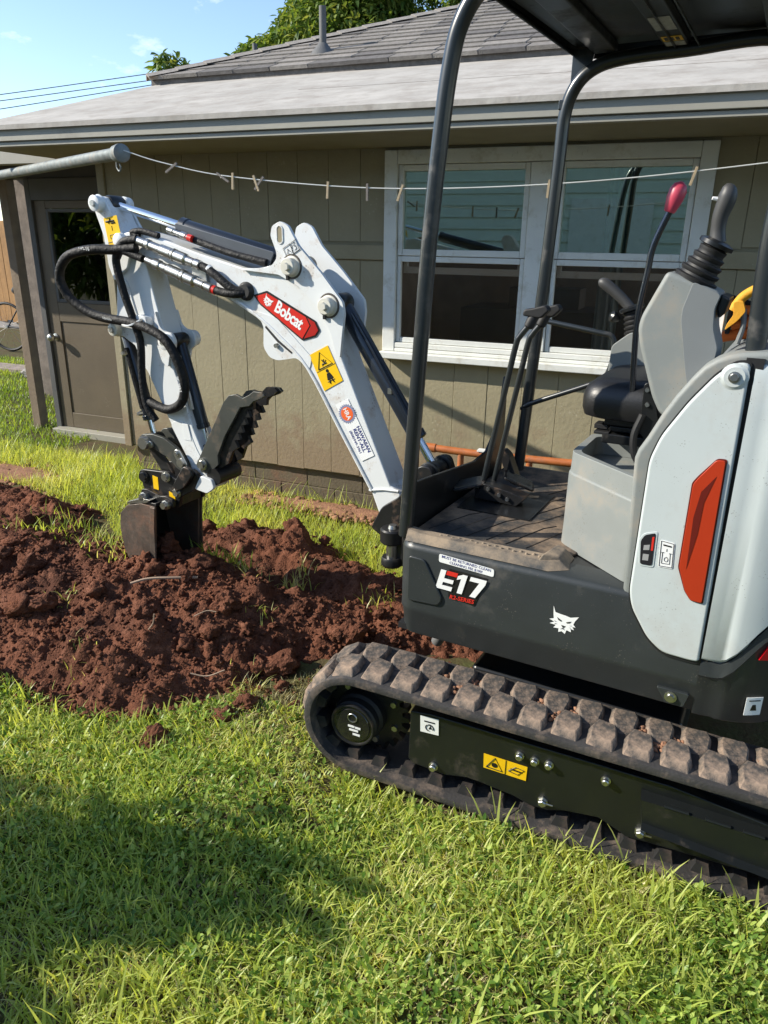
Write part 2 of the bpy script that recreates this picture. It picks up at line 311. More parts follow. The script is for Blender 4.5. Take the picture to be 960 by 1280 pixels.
def mound_base(x, y):
    d = polydist(x, y) + (vnoise(x, y, 4, 5)-.5)*.14 + (vnoise(x, y, 11, 6)-.5)*.06
    crest = np.exp(-np.clip(y-2.36-.10*np.sin(x*2.1), 0, 9)**2/.05)             # full height in front, a trench behind it
    H = .10+.19*crest*(.80+.35*vnoise(x, y, 1.3, 8))
    H = H*np.where(x > -1.6, np.clip(1-(x+1.6)*.55, .5, 1), 1)
    H = H + .10*np.exp(-((x+1.95)/.3)**2-((y-3.2)/.16)**2) + .07*np.exp(-((x+3.3)/.5)**2-((y-2.95)/.2)**2) + .06*np.exp(-((x+1.3)/.25)**2-((y-2.9)/.15)**2)
    H = H - .13*np.exp(-((x+1.62)/.3)**2-((y-2.82)/.17)**2)
    s = np.clip(d, -.25, 1); return np.where(s > 0, H*(1-np.exp(-s*.75/np.maximum(H, .03))), s*.4) + (vnoise(x, y, 6, 9)-.5)*.05*np.clip(s*8, 0, 1)
MS = .0095
mxs_ = np.arange(-5.3, -.38, MS); mys_ = np.arange(1.5, 3.6, MS); MX, MY = np.meshgrid(mxs_, mys_, indexing='ij'); MZ = mound_base(MX, MY)
def add_lumps(n, r0, r1, k):
    for _ in range(n):
        r = r0+(r1-r0)*rng.random()**2.4; cx = rng.uniform(-5.2, -.45); cy = rng.uniform(1.6, 3.5); a = int((cx-r-mxs_[0])/MS); b = int((cx+r-mxs_[0])/MS)+2; c_ = int((cy-r-mys_[0])/MS); d_ = int((cy+r-mys_[0])/MS)+2
        a, c_ = max(a, 0), max(c_, 0); X_ = MX[a:b, c_:d_]; Y_ = MY[a:b, c_:d_]
        if X_.size == 0: continue
        t = rng.uniform(0, 3.14); u = (X_-cx)*math.cos(t)+(Y_-cy)*math.sin(t); w = -(X_-cx)*math.sin(t)+(Y_-cy)*math.cos(t)
        q = 1-np.maximum(abs(u), abs(w)*rng.uniform(1, 1.6))/r-.25*(abs(u)+abs(w))/r; MZ[a:b, c_:d_] += np.clip(q*2.2, 0, 1)*r*k*rng.uniform(.4, 1.2)
add_lumps(420, .03, .11, .36); add_lumps(3200, .012, .026, .6)
for sc_n, am, sd_ in ((5, .040, 41), (13, .022, 42), (29, .016, 43), (56, .012, 44)): MZ += (np.abs(vnoise(MX, MY, sc_n, sd_)-.5)*2-.4)*am + (vnoise(MY, MX, sc_n*1.3, sd_+9)-.5)*am*.6
MZ += (rng.random(MZ.shape)-.5)*.008
inside = polydist(MX, MY); MZ = np.where(inside < -.06, np.minimum(MZ, -.05), MZ)
keepZ = MZ.copy()
mound = npmesh('soil_mound', np.stack([MX.ravel(), MY.ravel(), MZ.ravel()], 1), gridfaces(len(mxs_), len(mys_)), m=soil, smooth=False); tag(mound, kind='structure')
def mz(x, y):
    i = int(round((x-mxs_[0])/MS)); j = int(round((y-mys_[0])/MS))
    return float(keepZ[i, j]) if 0 <= i < len(mxs_) and 0 <= j < len(mys_) else 0.
def clod_mesh(r, seed, sub=2):
    b = bmesh.new(); bmesh.ops.create_icosphere(b, subdivisions=sub, radius=1); o = Vector((seed*7.3, seed*3.1, seed*1.7)); sq = (random.uniform(.8, 1.2), random.uniform(.7, 1.1), random.uniform(.55, .85))
    for v in b.verts:
        k = 1+.45*mnoise.noise(v.co*1.3+o)+.22*mnoise.noise(v.co*3.4+o)+.10*mnoise.noise(v.co*8+o); v.co = Vector((v.co.x*sq[0], v.co.y*sq[1], v.co.z*sq[2]))*k*r
    return b
def clod(x, y, r, seed, label, m=soil, sub=4, sink=.35):
    b = clod_mesh(r, seed, sub); me = bpy.data.meshes.new('dirt_clod'); b.to_mesh(me); b.free(); me.materials.append(m)
    for p in me.polygons: p.use_smooth = False
    o = link('dirt_clod', me, None, (x, y, max(mz(x, y), float(ground_z(np.array(x), np.array(y))))+r*sink), (0, 0, seed)); return tag(o, label, 'clod', 'loose dirt clods round the soil mound')
clod(-1.475, 1.625, .058, 1, 'lone dark red dirt clod lying on the grass in front of the mound')
clod(-1.30, 1.90, .05, 2, 'squarish dirt clod at the mound toe next to the light weed tuft')
clod(-1.40, 1.80, .032, 3, 'small dirt clod at the mound toe between two bigger clods')
clod(-1.15, 1.98, .022, 4, 'little dirt clod on worn grass just left of the track')
clod(-1.31, 2.16, .07, 5, 'big rounded dirt clod on the lower right slope of the mound')
clod(-1.60, 2.24, .055, 6, 'flat topped dirt clod on the mid right mound slope')
clod(-1.12, 2.42, .06, 7, 'dirt clod on the mound just behind the track nose')
clod(-1.86, 2.32, .045, 8, 'dirt clod by the pale root end, in front of the bucket')
clod(-.98, 2.50, .05, 9, 'dirt clod on the mound under the front of the machine deck')
clod(-2.35, 2.0, .05, 10, 'dirt clod on the left face of the mound')
clod(-1.86, 2.05, .04, 11, 'dirt clod with a white root stub on the mid mound face')
clod(-1.02, 2.2, .045, 12, 'pale dirt clod beside the top of the track nose')
def scatter_clods(name, n, fn, r0, r1, m, label, seeds=12, sub=1):
    base = []
    for k in range(seeds):
        b = clod_mesh(1, 20+k, sub)
        for v in b.verts: v.co *= random.uniform(.7, 1.3)
        base.append((np.array([v.co[:] for v in b.verts]), np.array([[v.index for v in f.verts] for f in b.faces]))); b.free()
    V = []; Fs = []; o = 0
    for _ in range(n):
        p = fn()
        if p is None: continue
        v, f = base[random.randrange(seeds)]; r = r0+(r1-r0)*random.random()**2.5; t = random.uniform(0, 6.28); c, s = math.cos(t), math.sin(t)
        w = v*r; V.append(np.stack([w[:, 0]*c-w[:, 1]*s+p[0], w[:, 0]*s+w[:, 1]*c+p[1], w[:, 2]+p[2]+r*.3], 1)); Fs.append(f+o); o += len(v)
    ob = npmesh(name, np.concatenate(V), np.concatenate(Fs), m=m); return tag(ob, label, 'soil', kind='stuff')
def on_mound():
    x, y = random.uniform(-4.8, -.5), random.uniform(1.55, 3.45)
    if random.random() < .6: x, y = random.uniform(-2.9, -.9), random.uniform(1.6, 2.6)
    d = float(polydist(np.array([x]), np.array([y]))[0])
    if d < -.26*random.random()**2.6: return None
    return (x, y, max(mz(x, y), -.01) if d > 0 else .016)
scatter_clods('soil_crumbs', 16000, on_mound, .002, .011, soil, 'fine red brown crumbs covering the soil mound', sub=1)
scatter_clods('soil_lumps', 260, on_mound, .014, .055, soil, 'loose red brown lumps strewn over the soil mound', sub=3)
def dry_edge():
    if random.random() < .5: return (random.uniform(-2.6, -1.3), random.uniform(3.78, 4.02), 0)
    return (random.gauss(-4.35, .28), random.gauss(3.62, .12), .0)
# bare dry earth patches by the wall and by the far left of the mound
def patch(name, cx, cy, rx, ry, h, m, label):
    n = 46; v = [(cx, cy, h)]; f = []
    for k in range(1, 7):
        for j in range(n):
            t = 2*math.pi*j/n; q = k/6*(1+.25*mnoise.noise(Vector((math.cos(t)*1.6+cx, math.sin(t)*1.6, 3))))
            x, y = cx+rx*q*math.cos(t), cy+ry*q*math.sin(t); v.append((x, y, h*(1-(k/6)**2)+.02*mnoise.noise(Vector((x*9, y*9, 0)))*(1-k/6)-(.03 if k == 6 else 0)+.004))
    f = [(0, 1+j, 1+(j+1) % n) for j in range(n)]+[(1+(k-1)*n+j, 1+k*n+j, 1+k*n+(j+1) % n, 1+(k-1)*n+(j+1) % n) for k in range(1, 6) for j in range(n)]
    mb = MB(); mb.add(v, f); return tag(mb.build(name, m), kind='structure')
patch('dry_soil_patch', -4.35, 3.62, .50, .20, .03, soil_dry, '')
patch('dry_soil_strip', -1.95, 3.93, .75, .10, .022, soil_dry, '')
scatter_clods('dry_crumbs', 1500, dry_edge, .006, .03, soil_dry, 'dry pale earth crumbs along the foot of the wall')
# roots and twigs poking out of the mound
def root(pts, r, label):
    p = [(x, y, mz(x, y)+h) for x, y, h in pts]; o = MB().tube(crom(p, 5), r, 6).build('root_twig', mat('pale root bark', (.42, .30, .21), .8, var=.2)); tag(o, label, 'root', 'roots and twigs in the soil')
root([(-2.03, 2.18, .03), (-1.97, 2.22, .035), (-1.88, 2.27, .035), (-1.80, 2.33, .03)], .006, 'long pale root lying on the mound below the bucket')
root([(-1.78, 1.98, .0), (-1.76, 1.985, .05), (-1.755, 1.99, .08)], .003, 'thin root standing on the mid mound face')
root([(-1.56, 1.93, .02), (-1.50, 1.95, .03), (-1.44, 1.98, .025)], .003, 'pale twig near the mound toe left of the weed tuft')
root([(-1.68, 2.13, .025), (-1.64, 2.16, .03), (-1.60, 2.17, .025)], .0025, 'thin twig across the middle of the mound')
# ------------------------------------------------------------------ grass
def blades(name, X, Y, Z, L, Wd, lean, m, label, tint, cat='grass', seg=3):
    n = len(X); az = rng.uniform(0, 2*np.pi, n); bend = rng.uniform(.2, 1.0, n)*lean; dx, dy = np.cos(az), np.sin(az); px, py = -dy, dx; V = np.zeros((n, seg*2+1, 3))
    for k in range(seg+1):
        t = k/seg; h = L*t*np.sqrt(np.clip(1-(bend*t*.75)**2, .08, 1)); o = L*bend*t**1.6; w = Wd*(1-t**1.7)*.5*(1 if k else .8)
        if k < seg:
            for s_, j in ((-1, 0), (1, 1)):
                V[:, k*2+j] = np.stack([X+dx*o+px*w*s_, Y+dy*o+py*w*s_, Z+h], 1)
        else: V[:, k*2] = np.stack([X+dx*o, Y+dy*o, Z+h], 1)
    b = (np.arange(n)*(seg*2+1))[:, None]; tri = []
    for k in range(seg-1): tri += [[2*k, 2*k+1, 2*k+3], [2*k, 2*k+3, 2*k+2]]
    tri.append([2*seg-2, 2*seg-1, 2*seg]); Fq = (b[:, :, None]+np.array(tri)[None]).reshape(-1, 3)
    o = npmesh(name, V.reshape(-1, 3), Fq, np.repeat(tint, seg*2+1), m, smooth=True); return tag(o, label, cat, kind='stuff')
def keep(x, y, edge=-.03):
    k = polydist(x, y) < edge
    k &= ~((x > -.72) & (x < .6) & (y > 1.695) & (y < 1.95)) & ~((x > -.93) & (y > 1.73) & (y < 1.95)) & ~((x > -1.0) & (y > 1.95) & (y < 3.05))          # tracks and under the machine
    k &= ~((y > 4.04) & (x > -3.62))                                                                         # house
    k &= ~((((x+4.35)/.40)**2+((y-3.62)/.14)**2 < .3+.9*rng.random(len(x)))) & ~((((x+1.95)/.75)**2+((y-3.93)/.07)**2 < .2+.9*rng.random(len(x))))
    return k
def field(n, x0, x1, y0, y1, f=None):
    x = rng.uniform(x0, x1, n); y = rng.uniform(y0, y1, n); k = keep(x, y)
    if f is not None: k &= f(x, y)
    return x[k], y[k]
def clump(x, y, s, seed): return vnoise(x, y, s, seed)
def lay(name, x, y, L, Wd, lean, m, label, tl=0, th=1, seg=3, tseed=31):
    z = ground_z(x, y); t = np.clip(tl+(th-tl)*(.55*vnoise(x, y, 2.3, tseed)+.45*rng.random(len(x))), 0, 1); return blades(name, x, y, z-.004, L*rng.uniform(.45, 1.15, len(x)), Wd*rng.uniform(.6, 1.25, len(x)), lean, m, label, t, seg=seg)
x, y = field(52000, -2.9, 1.0, .55, 1.95, lambda x, y: rng.random(len(x)) < .35+.75*clump(x, y, 3, 21))
lay('lawn_grass', x, y, .050, .0062, 1.25, green_leaf, 'short mown grass of the front lawn', .2, 1.15)
x, y = field(34000, -2.9, 1.0, .55, 1.95, lambda x, y: clump(x, y, 2.0, 22)+.25*clump(x, y, 6, 23) > .60)
lay('long_grass', x, y, .074, .0070, 1.25, green_leaf, 'longer coarse grass blades in the front lawn', .2, .85)
x, y = field(2200, -2.9, 1.0, .55, 1.7, lambda x, y: clump(x, y, 1.6, 24) > .45)
lay('broad_grass', x, y, .125, .0095, 1.05, green_leaf, 'broad bright grass blades standing above the lawn', .3, .85, 4)
# low round-leaved weeds: small cupped leaves near the soil
def weeds(name, n, x0, x1, y0, y1, size, f, label, m=clover, hmax=.042):
    x, y = field(n, x0, x1, y0, y1, f); n = len(x); s = size*rng.uniform(.5, 1.3, n); az = rng.uniform(0, 2*np.pi, n); tl = rng.uniform(-.3, 1.2, n); z = ground_z(x, y)+hmax*(.1+.9*rng.random(n))*(.35+.9*vnoise(x, y, 9, 55))
    u = np.stack([np.cos(az)*np.cos(tl), np.sin(az)*np.cos(tl), np.sin(tl)], 1); w = np.stack([-np.sin(az), np.cos(az), rng.uniform(-.3, .3, n)], 1); c = np.stack([x, y, z], 1); V = np.zeros((n, 6, 3))
    for k, (a, b) in enumerate([(0, 0), (.35, .27), (.75, .22), (1.2, 0), (.75, -.22), (.35, -.27)]): V[:, k] = c+u*(a*s)[:, None]+w*(b*s)[:, None]+np.array([0, 0, 1])*(abs(b)*.25*s)[:, None]
    B = (np.arange(n)*6)[:, None, None]; Fq = (B+np.array([[0, 1, 2, 3], [0, 3, 4, 5]])[None]).reshape(-1, 4)
    return tag(npmesh(name, V.reshape(-1, 3), Fq, np.repeat(rng.random(n), 6), m), label, 'weeds', kind='stuff')
weeds('lawn_weeds', 70000, -2.9, 1.0, .55, 1.95, .0175, lambda x, y: clump(x, y, 2.4, 25)+.3*rng.random(len(x)) >.40, 'small leafy weeds mixed into the front lawn')
weeds('broad_weeds', 3000, -2.9, 1.0, .55, 1.7, .019, lambda x, y: clump(x, y, 1.8, 26) > .55, 'bigger leafy weeds in patches of the front lawn', hmax=.045)
x, y = field(13000, -2.9, 1.0, .55, 1.95, lambda x, y: clump(x, y, 3.5, 61) > .42)
lay('dry_thatch', x, y, .05, .003, 1.6, leafmat('dry thatch', [(.20, .14, .07), (.34, .27, .14), (.45, .38, .22)], .2), 'dry straw in the front lawn')
x, y = field(46000, -5.6, -.5, 2.75, 4.3)
lay('sunny_grass', x, y, .075, .005, 1.1, green_leaf, 'bright sunlit grass between the mound and the house', .3, .85)
x, y = field(7000, -5.4, -.9, 2.85, 4.2, lambda x, y: (clump(x, y, 2.2, 28) > .5) | (y > 3.9))
lay('tall_wall_grass', x, y, .16, .006, 1.0, green_leaf, 'tall grass tufts along the wall and door', .3, .9, 4)
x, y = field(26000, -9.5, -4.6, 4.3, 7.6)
lay('back_lawn_grass', x, y, .07, .009, 1.1, green_leaf, 'shade tinted grass of the yard beyond the porch post', 0, .5)  # yard's shade is put into the darker tint range
x, y = field(2600, -1.35, -.93, 1.6, 2.25)
lay('worn_grass', x, y, .035, .004, 1.5, leafmat('worn grass', [(.14, .17, .05), (.30, .29, .12), (.40, .35, .2)], .3), 'worn yellowish grass between the mound and the track')
def tuft(name, cx, cy, n, r, L, label, tl=.3, th=.9, w=.006):
    x = rng.normal(cx, r, n); y = rng.normal(cy, r, n); z = np.array([max(mz(a, b), -.01) for a, b in zip(x, y)])
    tag(blades(name, x, y, z-.005, L*rng.uniform(.5, 1.1, n), np.full(n, w), 1.15, green_leaf, label, tl+(th-tl)*rng.random(n)), label, 'weed tuft', 'grass tufts caught in the soil'); 
for a in [('grass_tuft', -1.95, 2.72, 90, .05, .13, 'leafy weed tuft in the trench right of the bucket', .1, .6, .012), ('grass_tuft', -1.70, 2.62, 40, .05, .09, 'yellowish grass tuft in the trench behind the mound crest', .5, 1),
          ('grass_tuft', -1.62, 2.86, 60, .05, .10, 'light grass tuft on the right rim of the trench', .5, 1), ('grass_tuft', -1.34, 1.98, 70, .035, .08, 'light weed tuft at the mound toe beside two clods', .5, 1, .004),
          ('grass_tuft', -1.02, 2.12, 26, .02, .07, 'small bright weed behind the track nose', .3, .7), ('grass_tuft', -2.55, 2.62, 90, .08, .10, 'grass tuft left of the bucket on the trench edge', .2, .9),
          ('grass_tuft', -3.0, 2.75, 120, .12, .10, 'wide grass clump left on the mound back', .1, .7), ('grass_tuft', -2.35, 2.45, 40, .05, .07, 'sparse weed just left of the bucket foot', .3, .9), ('grass_tuft', -2.3, 2.08, 14, .03, .06, 'few grass stems on the left mound face', .3, .9), ('grass_tuft', -1.45, 2.3, 18, .04, .06, 'thin torn grass on the right mound slope', .5, 1, .004), ('grass_tuft', -2.0, 1.82, 20, .05, .05, 'torn grass bits low on the mound face', .5, 1, .004), ('grass_tuft', -1.15, 2.75, 30, .05, .08, 'grass sods at the trench end beside the swing bracket', .4, 1, .006)]: tuft(*a)
# ================================================================== HOUSE
WY = 4.086
house = tag(empty('house', (-1.8, WY, 0)), 'olive tan board sided house with grey shingle roof and white double window', 'house')
HO = Vector((-1.8, WY, 0))
class HB(MB):                                                   # meshes given in place, stored relative to the house's base
    def build(s, name, m, parent=None, **k):
        base = parent if parent is not None else house
        s.v = [(p[0]-HO.x, p[1]-HO.y, p[2]-HO.z) for p in s.v]; return MB.build(s, name, m, base, **k)
WX0, WX1 = -3.635, 3.2
wo = (-1.685, -.018, .985, 2.058)                               # window opening outer x0 x1 z0 z1
HB().bb((WX0+.01, WY+.008, .19), (wo[0]+.03, WY+.10, 2.16)).bb((wo[1]-.03, WY+.008, .19), (WX1, WY+.10, 2.16)).bb((wo[0]+.03, WY+.008, .19), (wo[1]-.03, WY+.10, wo[2]+.03)).bb((wo[0]+.03, WY+.008, wo[3]-.03), (wo[1]-.03, WY+.10, 2.16)).build('wall_backing', wall_dk)
bx0 = -3.632; bi = 0
edges = [WX0+.004]; e = -3.43
while e < WX1: edges.append(e); e += .1985
edges.append(WX1)
def boards(z0, z1, skip=None, t=.028):
    global bi
    for a, b in zip(edges[:-1], edges[1:]):
        segs = [(a, b)]
        if skip:
            segs = [(p, q) for p, q in ((a, min(b, skip[0])), (max(a, skip[1]), b)) if q-p > .004]
        for p, q in segs:
            yo = random.uniform(0, .003); HB().bb((p+.0009, WY+yo, z0+random.uniform(-.004, .004)), (q-.0009, WY+.029, z1)).build('siding_board', wall_m, bevel=.0018, seg=1)
boards(.192, 1.494, None if False else (wo[0], wo[1]))
# under and over the window
for a, b in zip(edges[:-1], edges[1:]):
    p, q = max(a, wo[0]), min(b, wo[1])
    if q-p > .01:
        HB().bb((p+.0009, WY+random.uniform(0, .003), .192+random.uniform(-.004, .004)), (q-.0009, WY+.029, wo[2]-.004)).build('siding_board', wall_m, bevel=.0018, seg=1)
        HB().bb((p+.0009, WY+random.uniform(0, .003), wo[3]+.002), (q-.0009, WY+.029, 2.16)).build('siding_board', wall_m, bevel=.0018, seg=1)
boards(1.592, 2.16, (wo[0], wo[1]))
for a, b in ((WX0, wo[0]-.002), (wo[1]+.002, WX1)):
    HB().bb((a, WY-.016, 1.497), (b, WY+.028, 1.578)).build('belly_band', wall_m, bevel=.004, seg=1)
HB().bb((WX0-.06, WY-.012, .18), (WX0+.0, WY+.72, 2.16)).build('corner_board', wall_m, bevel=.004, seg=1)
# foundation blocks (recessed below the siding)
x = WX0; r_ = 0
for row in range(2):
    x = WX0-(.2 if row else 0)
    while x < WX1:
        HB().bb((max(x, WX0)+.002, WY+.035+random.uniform(0, .004), -.05+row*.115), (min(x+.40, WX1)-.002, WY+.15, .062+row*.122)).build('foundation_block', found_m, bevel=.005, seg=1); x += .40
HB().bb((WX0+.01, WY+.041, -.06), (WX1-.01, WY+.14, .19)).build('mortar', found_m)
# --- roof: pale coated lower slope, fascia, soffit
RX0, RX1, EY, EZ, JY, JZ = -4.03, 3.5, 3.43, 2.178, 5.2, 2.682
sl_ = (JZ-EZ)/(JY-EY)
roof = HB().add([(RX0, EY-.02, EZ-.006), (RX1, EY-.02, EZ-.006), (RX1, JY, JZ), (RX0, JY, JZ), (RX0, EY-.02, EZ-.03), (RX1, EY-.02, EZ-.03), (RX1, JY, JZ-.06), (RX0, JY, JZ-.06)], [(0, 1, 2, 3), (4, 7, 6, 5), (0, 4, 5, 1), (3, 2, 6, 7), (0, 3, 7, 4), (1, 5, 6, 2)]).build('roof', rolled)
HB().bb((RX0, EY, 2.092), (RX1, EY+.03, 2.172)).build('fascia', fascia_m, bevel=.004, seg=1)
HB().bb((RX0+.012, EY+.014, 2.066), (RX1, EY+.05, 2.091)).build('fascia_trim', fascia_m, bevel=.003, seg=1)
HB().bb((RX0, EY+.05, 2.072), (RX1, WY-.001, 2.090)).build('soffit', soffit_m)
HB().add([(RX0-.005, EY, 2.092), (RX0-.005, EY, 2.172), (RX0-.005, JY, JZ-.006), (RX0-.005, JY, JZ-.10), (RX0+.02, EY+.002, 2.092), (RX0+.02, EY+.002, 2.172), (RX0+.02, JY, JZ-.006), (RX0+.02, JY, JZ-.10)], [(0, 1, 2, 3), (4, 7, 6, 5), (0, 3, 7, 4), (1, 5, 6, 2), (3, 2, 6, 7), (0, 4, 5, 1)]).build('rake_board', fascia_m)
# --- upper hip roof with shingles
UX, UY, UZ, US = -4.06, 5.17, 2.715, .40
def up(x, y): return UZ+US*(y-UY)
top = 3.1
HB().add([(UX, UY, UZ), (RX1, UY, UZ), (RX1, UY+top, up(0, UY+top)), (UX+top, UY+top, up(0, UY+top)), (UX, UY, UZ-.05), (RX1, UY, UZ-.05), (UX, UY+2*top, UZ), (UX, UY+2*top, UZ-.05)], [(0, 1, 2, 3), (0, 4, 5, 1), (0, 3, 6), (0, 6, 7, 4)]).build('upper_roof', shing3, roof)
sm = []
for mm_ in (shing, shing, shing2, shing3):
    b = MB().add([(0, 0, 0), (.292, 0, 0), (.292, .21, -.012), (0, .21, -.012), (0, 0, -.024), (.298, 0, -.024)], [(0, 1, 2, 3), (0, 4, 5, 1), (0, 3, 4), (1, 5, 2)]); me = b.mesh('shingle'); me.materials.append(mm_); sm.append(me)
row = 0; cnt = 0; an = math.atan(US); yy = UY-.03
while yy < UY+2.35:
    xs = UX+max(0, yy-UY)+(0 if row % 2 else -.15)+random.uniform(-.02, .02)
    while xs < .8 and cnt < 300:
        x_ = max(xs, UX+max(0, yy-UY)); o = link('shingle', random.choice(sm), roof, (x_-HO.x+random.uniform(-.004, .004), yy-HO.y+random.uniform(-.004, .004), up(0, yy)+.026-HO.z), (an+random.uniform(-.008, .008), 0, 0)); o.scale = ((xs+.3-x_)/.3, 1, 1)
        if xs+.3-x_ > .03: cnt += 1
        else: bpy.data.objects.remove(o)
        xs += .302
    yy += .145; row += 1
hd = Vector((1, 1, US)).normalized()
cap = MB().add([(-.09, -.02, -.028), (0, -.02, .006), (.09, -.02, -.028), (-.09, .26, -.036), (0, .26, -.002), (.09, .26, -.036), (-.09, -.02, -.042), (0, -.02, -.008), (.09, -.02, -.042)], [(0, 1, 4, 3), (1, 2, 5, 4), (0, 6, 7, 1), (1, 7, 8, 2)]).mesh('ridge_cap'); cap.materials.append(shing2)
q = Matrix((Vector((1, -1, 0)).normalized(), hd, Vector((1, -1, 0)).normalized().cross(hd))).transposed().to_euler()
for k in range(18):
    p = Vector((UX-.01, UY-.01, UZ+.035))+hd*k*.225; link('ridge_cap', cap, roof, p-HO, q)
# vent pipe on the roof
vp = Vector((-.505*5.58, 5.58, up(0, 5.58)))
pipe_v = HB().rings(vp+Vector((0, 0, -.02)), vp+Vector((0, 0, .30)), [(0, .10), (.08, .085), (.22, .045), (.27, .033), (.28, .026), (1, .026)]).build('vent_pipe', mat('dark vent pipe', (.12, .12, .12), .7, var=.2), roof)
vp2 = Vector((-3.62, 5.95, up(0, 5.85)))
HB().rings(vp2, vp2+Vector((0, 0, .09)), [(0, .035), (.3, .02), (1, .02)]).build('vent_pipe', mat('dark vent pipe', (.12, .12, .12), .7, var=.2), roof)
# --- window
x0, x1, z0, z1 = wo
def frame(mb, a, b, c, d, w, y0, y1, wb=None, wt=None):          # a rectangular frame, butted corners
    wb = w if wb is None else wb; wt = w if wt is None else wt
    return mb.bb((a, y0, c), (a+w, y1, d)).bb((b-w, y0, c), (b, y1, d)).bb((a+w+.0005, y0, c), (b-w-.0005, y1, c+wb)).bb((a+w+.0005, y0, d-wt), (b-w-.0005, y1, d))
win = frame(HB(), x0, x1, z0+.012, z1, .075, WY-.030, WY+.03, .02, .07).build('window', trim_w, bevel=.004, seg=1)
HB().bb((x0-.008, WY-.075, .957), (x1+.008, WY+.03, .996)).build('sill', trim_w, win, bevel=.006, seg=2)
HB().bb((x0+.076, WY-.028, z0+.034), (x1-.076, WY+.03, z0+.062)).build('sub_sill', trim_w, win, bevel=.004, seg=1)
HB().bb((-.885, WY-.026, z0+.064), (-.745, WY+.05, z1-.072)).build('mullion', trim_w, win, bevel=.004, seg=1)
for (a, b) in ((x0+.078, -.888), (-.742, x1-.078)):
    frame(HB(), a, b, 1.525, z1-.073, .028, WY-.012, WY+.04, .034, .03).build('upper_sash', trim_w, win, bevel=.003, seg=1)
    HB().bb((a+.027, WY+.012, 1.557), (b-.027, WY+.016, z1-.10)).build('pane', glass_up, win)
    frame(HB(), a, b, z0+.064, 1.522, .022, WY-.010, WY+.022, .028, .03).build('lower_frame', trim_w, win, bevel=.003, seg=1)
    HB().bb((a+.021, WY+.010, z0+.09), (b-.021, WY+.013, 1.494)).build('insect_screen', screen_m, win)
    frame(HB(), a+.023, b-.023, 1.43, 1.515, .02, WY+.030, WY+.06, .035, .02).build('raised_sash', trim_w, win)
    for hx in (a+.1, b-.1): HB().bb((hx-.03, WY-.038, z1-.035), (hx+.03, WY-.0305, z1-.024)).bb((hx-.006, WY-.038, z1-.05), (hx+.006, WY-.0305, z1-.0345)).build('hook', trim_w, win)
# the dim room behind the window, its unseen right side left open for daylight
HB().add([(x0-.6, WY+.12, .4), (x1+.6, WY+.12, .4), (x1+.6, WY+2.6, .4), (x0-.6, WY+2.6, .4), (x0-.6, WY+.12, 2.4), (x1+.6, WY+.12, 2.4), (x1+.6, WY+2.6, 2.4), (x0-.6, WY+2.6, 2.4)], [(0, 1, 2, 3), (4, 7, 6, 5), (3, 2, 6, 7), (0, 3, 7, 4)]).build('room_inside', room_m)
HB().bb((x0+.1, WY+1.2, .4), (x1-.3, WY+1.8, 1.16)).bb((x0+.4, WY+1.4, 1.161), (x0+.9, WY+1.7, 1.30)).build('cabinet_inside', mat('dark furniture', (.16, .11, .08), .5, var=.2))
cw_ = []
for (a, b) in ((-.52, -.40),):
    for k in range(14):
        t = k/13; cw_.append((a+(b-a)*t, WY+.16+.02*math.sin(t*22)))
mb = HB(); mb.add([(p[0], p[1], 1.05) for p in cw_]+[(p[0], p[1], 2.02) for p in cw_], [(k, k+1, k+15, k+14) for k in range(13)]).build('curtain', curtain, win)
# --- porch to the left of the wall: door, post, beams and ceiling
DY = 4.8
HB().bb((-5.075, DY-.02, .0), (-5.02, DY+.07, 2.02)).bb((-3.7, DY-.02, 0), (-3.64, DY+.07, 2.02)).bb((-5.02, DY-.02, 1.86), (-3.7, DY+.07, 2.02)).build('door_frame', door_dk, bevel=.004)
door = HB().bb((-5.015, DY, .03), (-4.90, DY+.045, 1.8595)).bb((-4.899, DY, .03), (-3.71, DY+.045, .16)).bb((-4.899, DY, .93), (-3.71, DY+.045, 1.085)).bb((-4.899, DY, 1.80), (-3.71, DY+.045, 1.8595)).bb((-3.83, DY+.001, .161), (-3.71, DY+.044, .929)).build('door', door_m, bevel=.004)
HB().bb((-4.898, DY+.010, .162), (-3.831, DY+.03, .928)).build('door_panel', door_m, door)
frame(HB(), -4.897, -3.75, 1.087, 1.798, .025, DY-.004, DY+.04).build('glass_frame', door_dk, door, bevel=.003)
HB().bb((-4.873, DY+.014, 1.11), (-3.774, DY+.019, 1.775)).build('glass', glass_dr, door)
kp = Vector((-4.965, DY, .80))
HB().rings(kp, kp+Vector((0, -.085, 0)), [(0, .03), (.08, .03), (.12, .013), (.35, .013), (.45, .026), (.7, .033), (.9, .026), (1, .008)]).build('door_knob', zinc, door)
HB().bb((-5.05, DY-.10, -.03), (-3.64, DY+.08, .028)).build('threshold', fascia_m, bevel=.004)
HB().bb((-5.375, DY+.0, -.05), (-5.285, DY+.09, 2.02)).build('porch_post', wood_brown, bevel=.006)
HB().bb((-6.45, 5.83, -.03), (-6.13, 5.88, 2.25)).build('porch_post', wood_old, bevel=.004)
HB().bb((-6.6, DY+.0, 2.021), (-3.72, DY+.13, 2.13)).build('porch_beam', door_dk, bevel=.004)
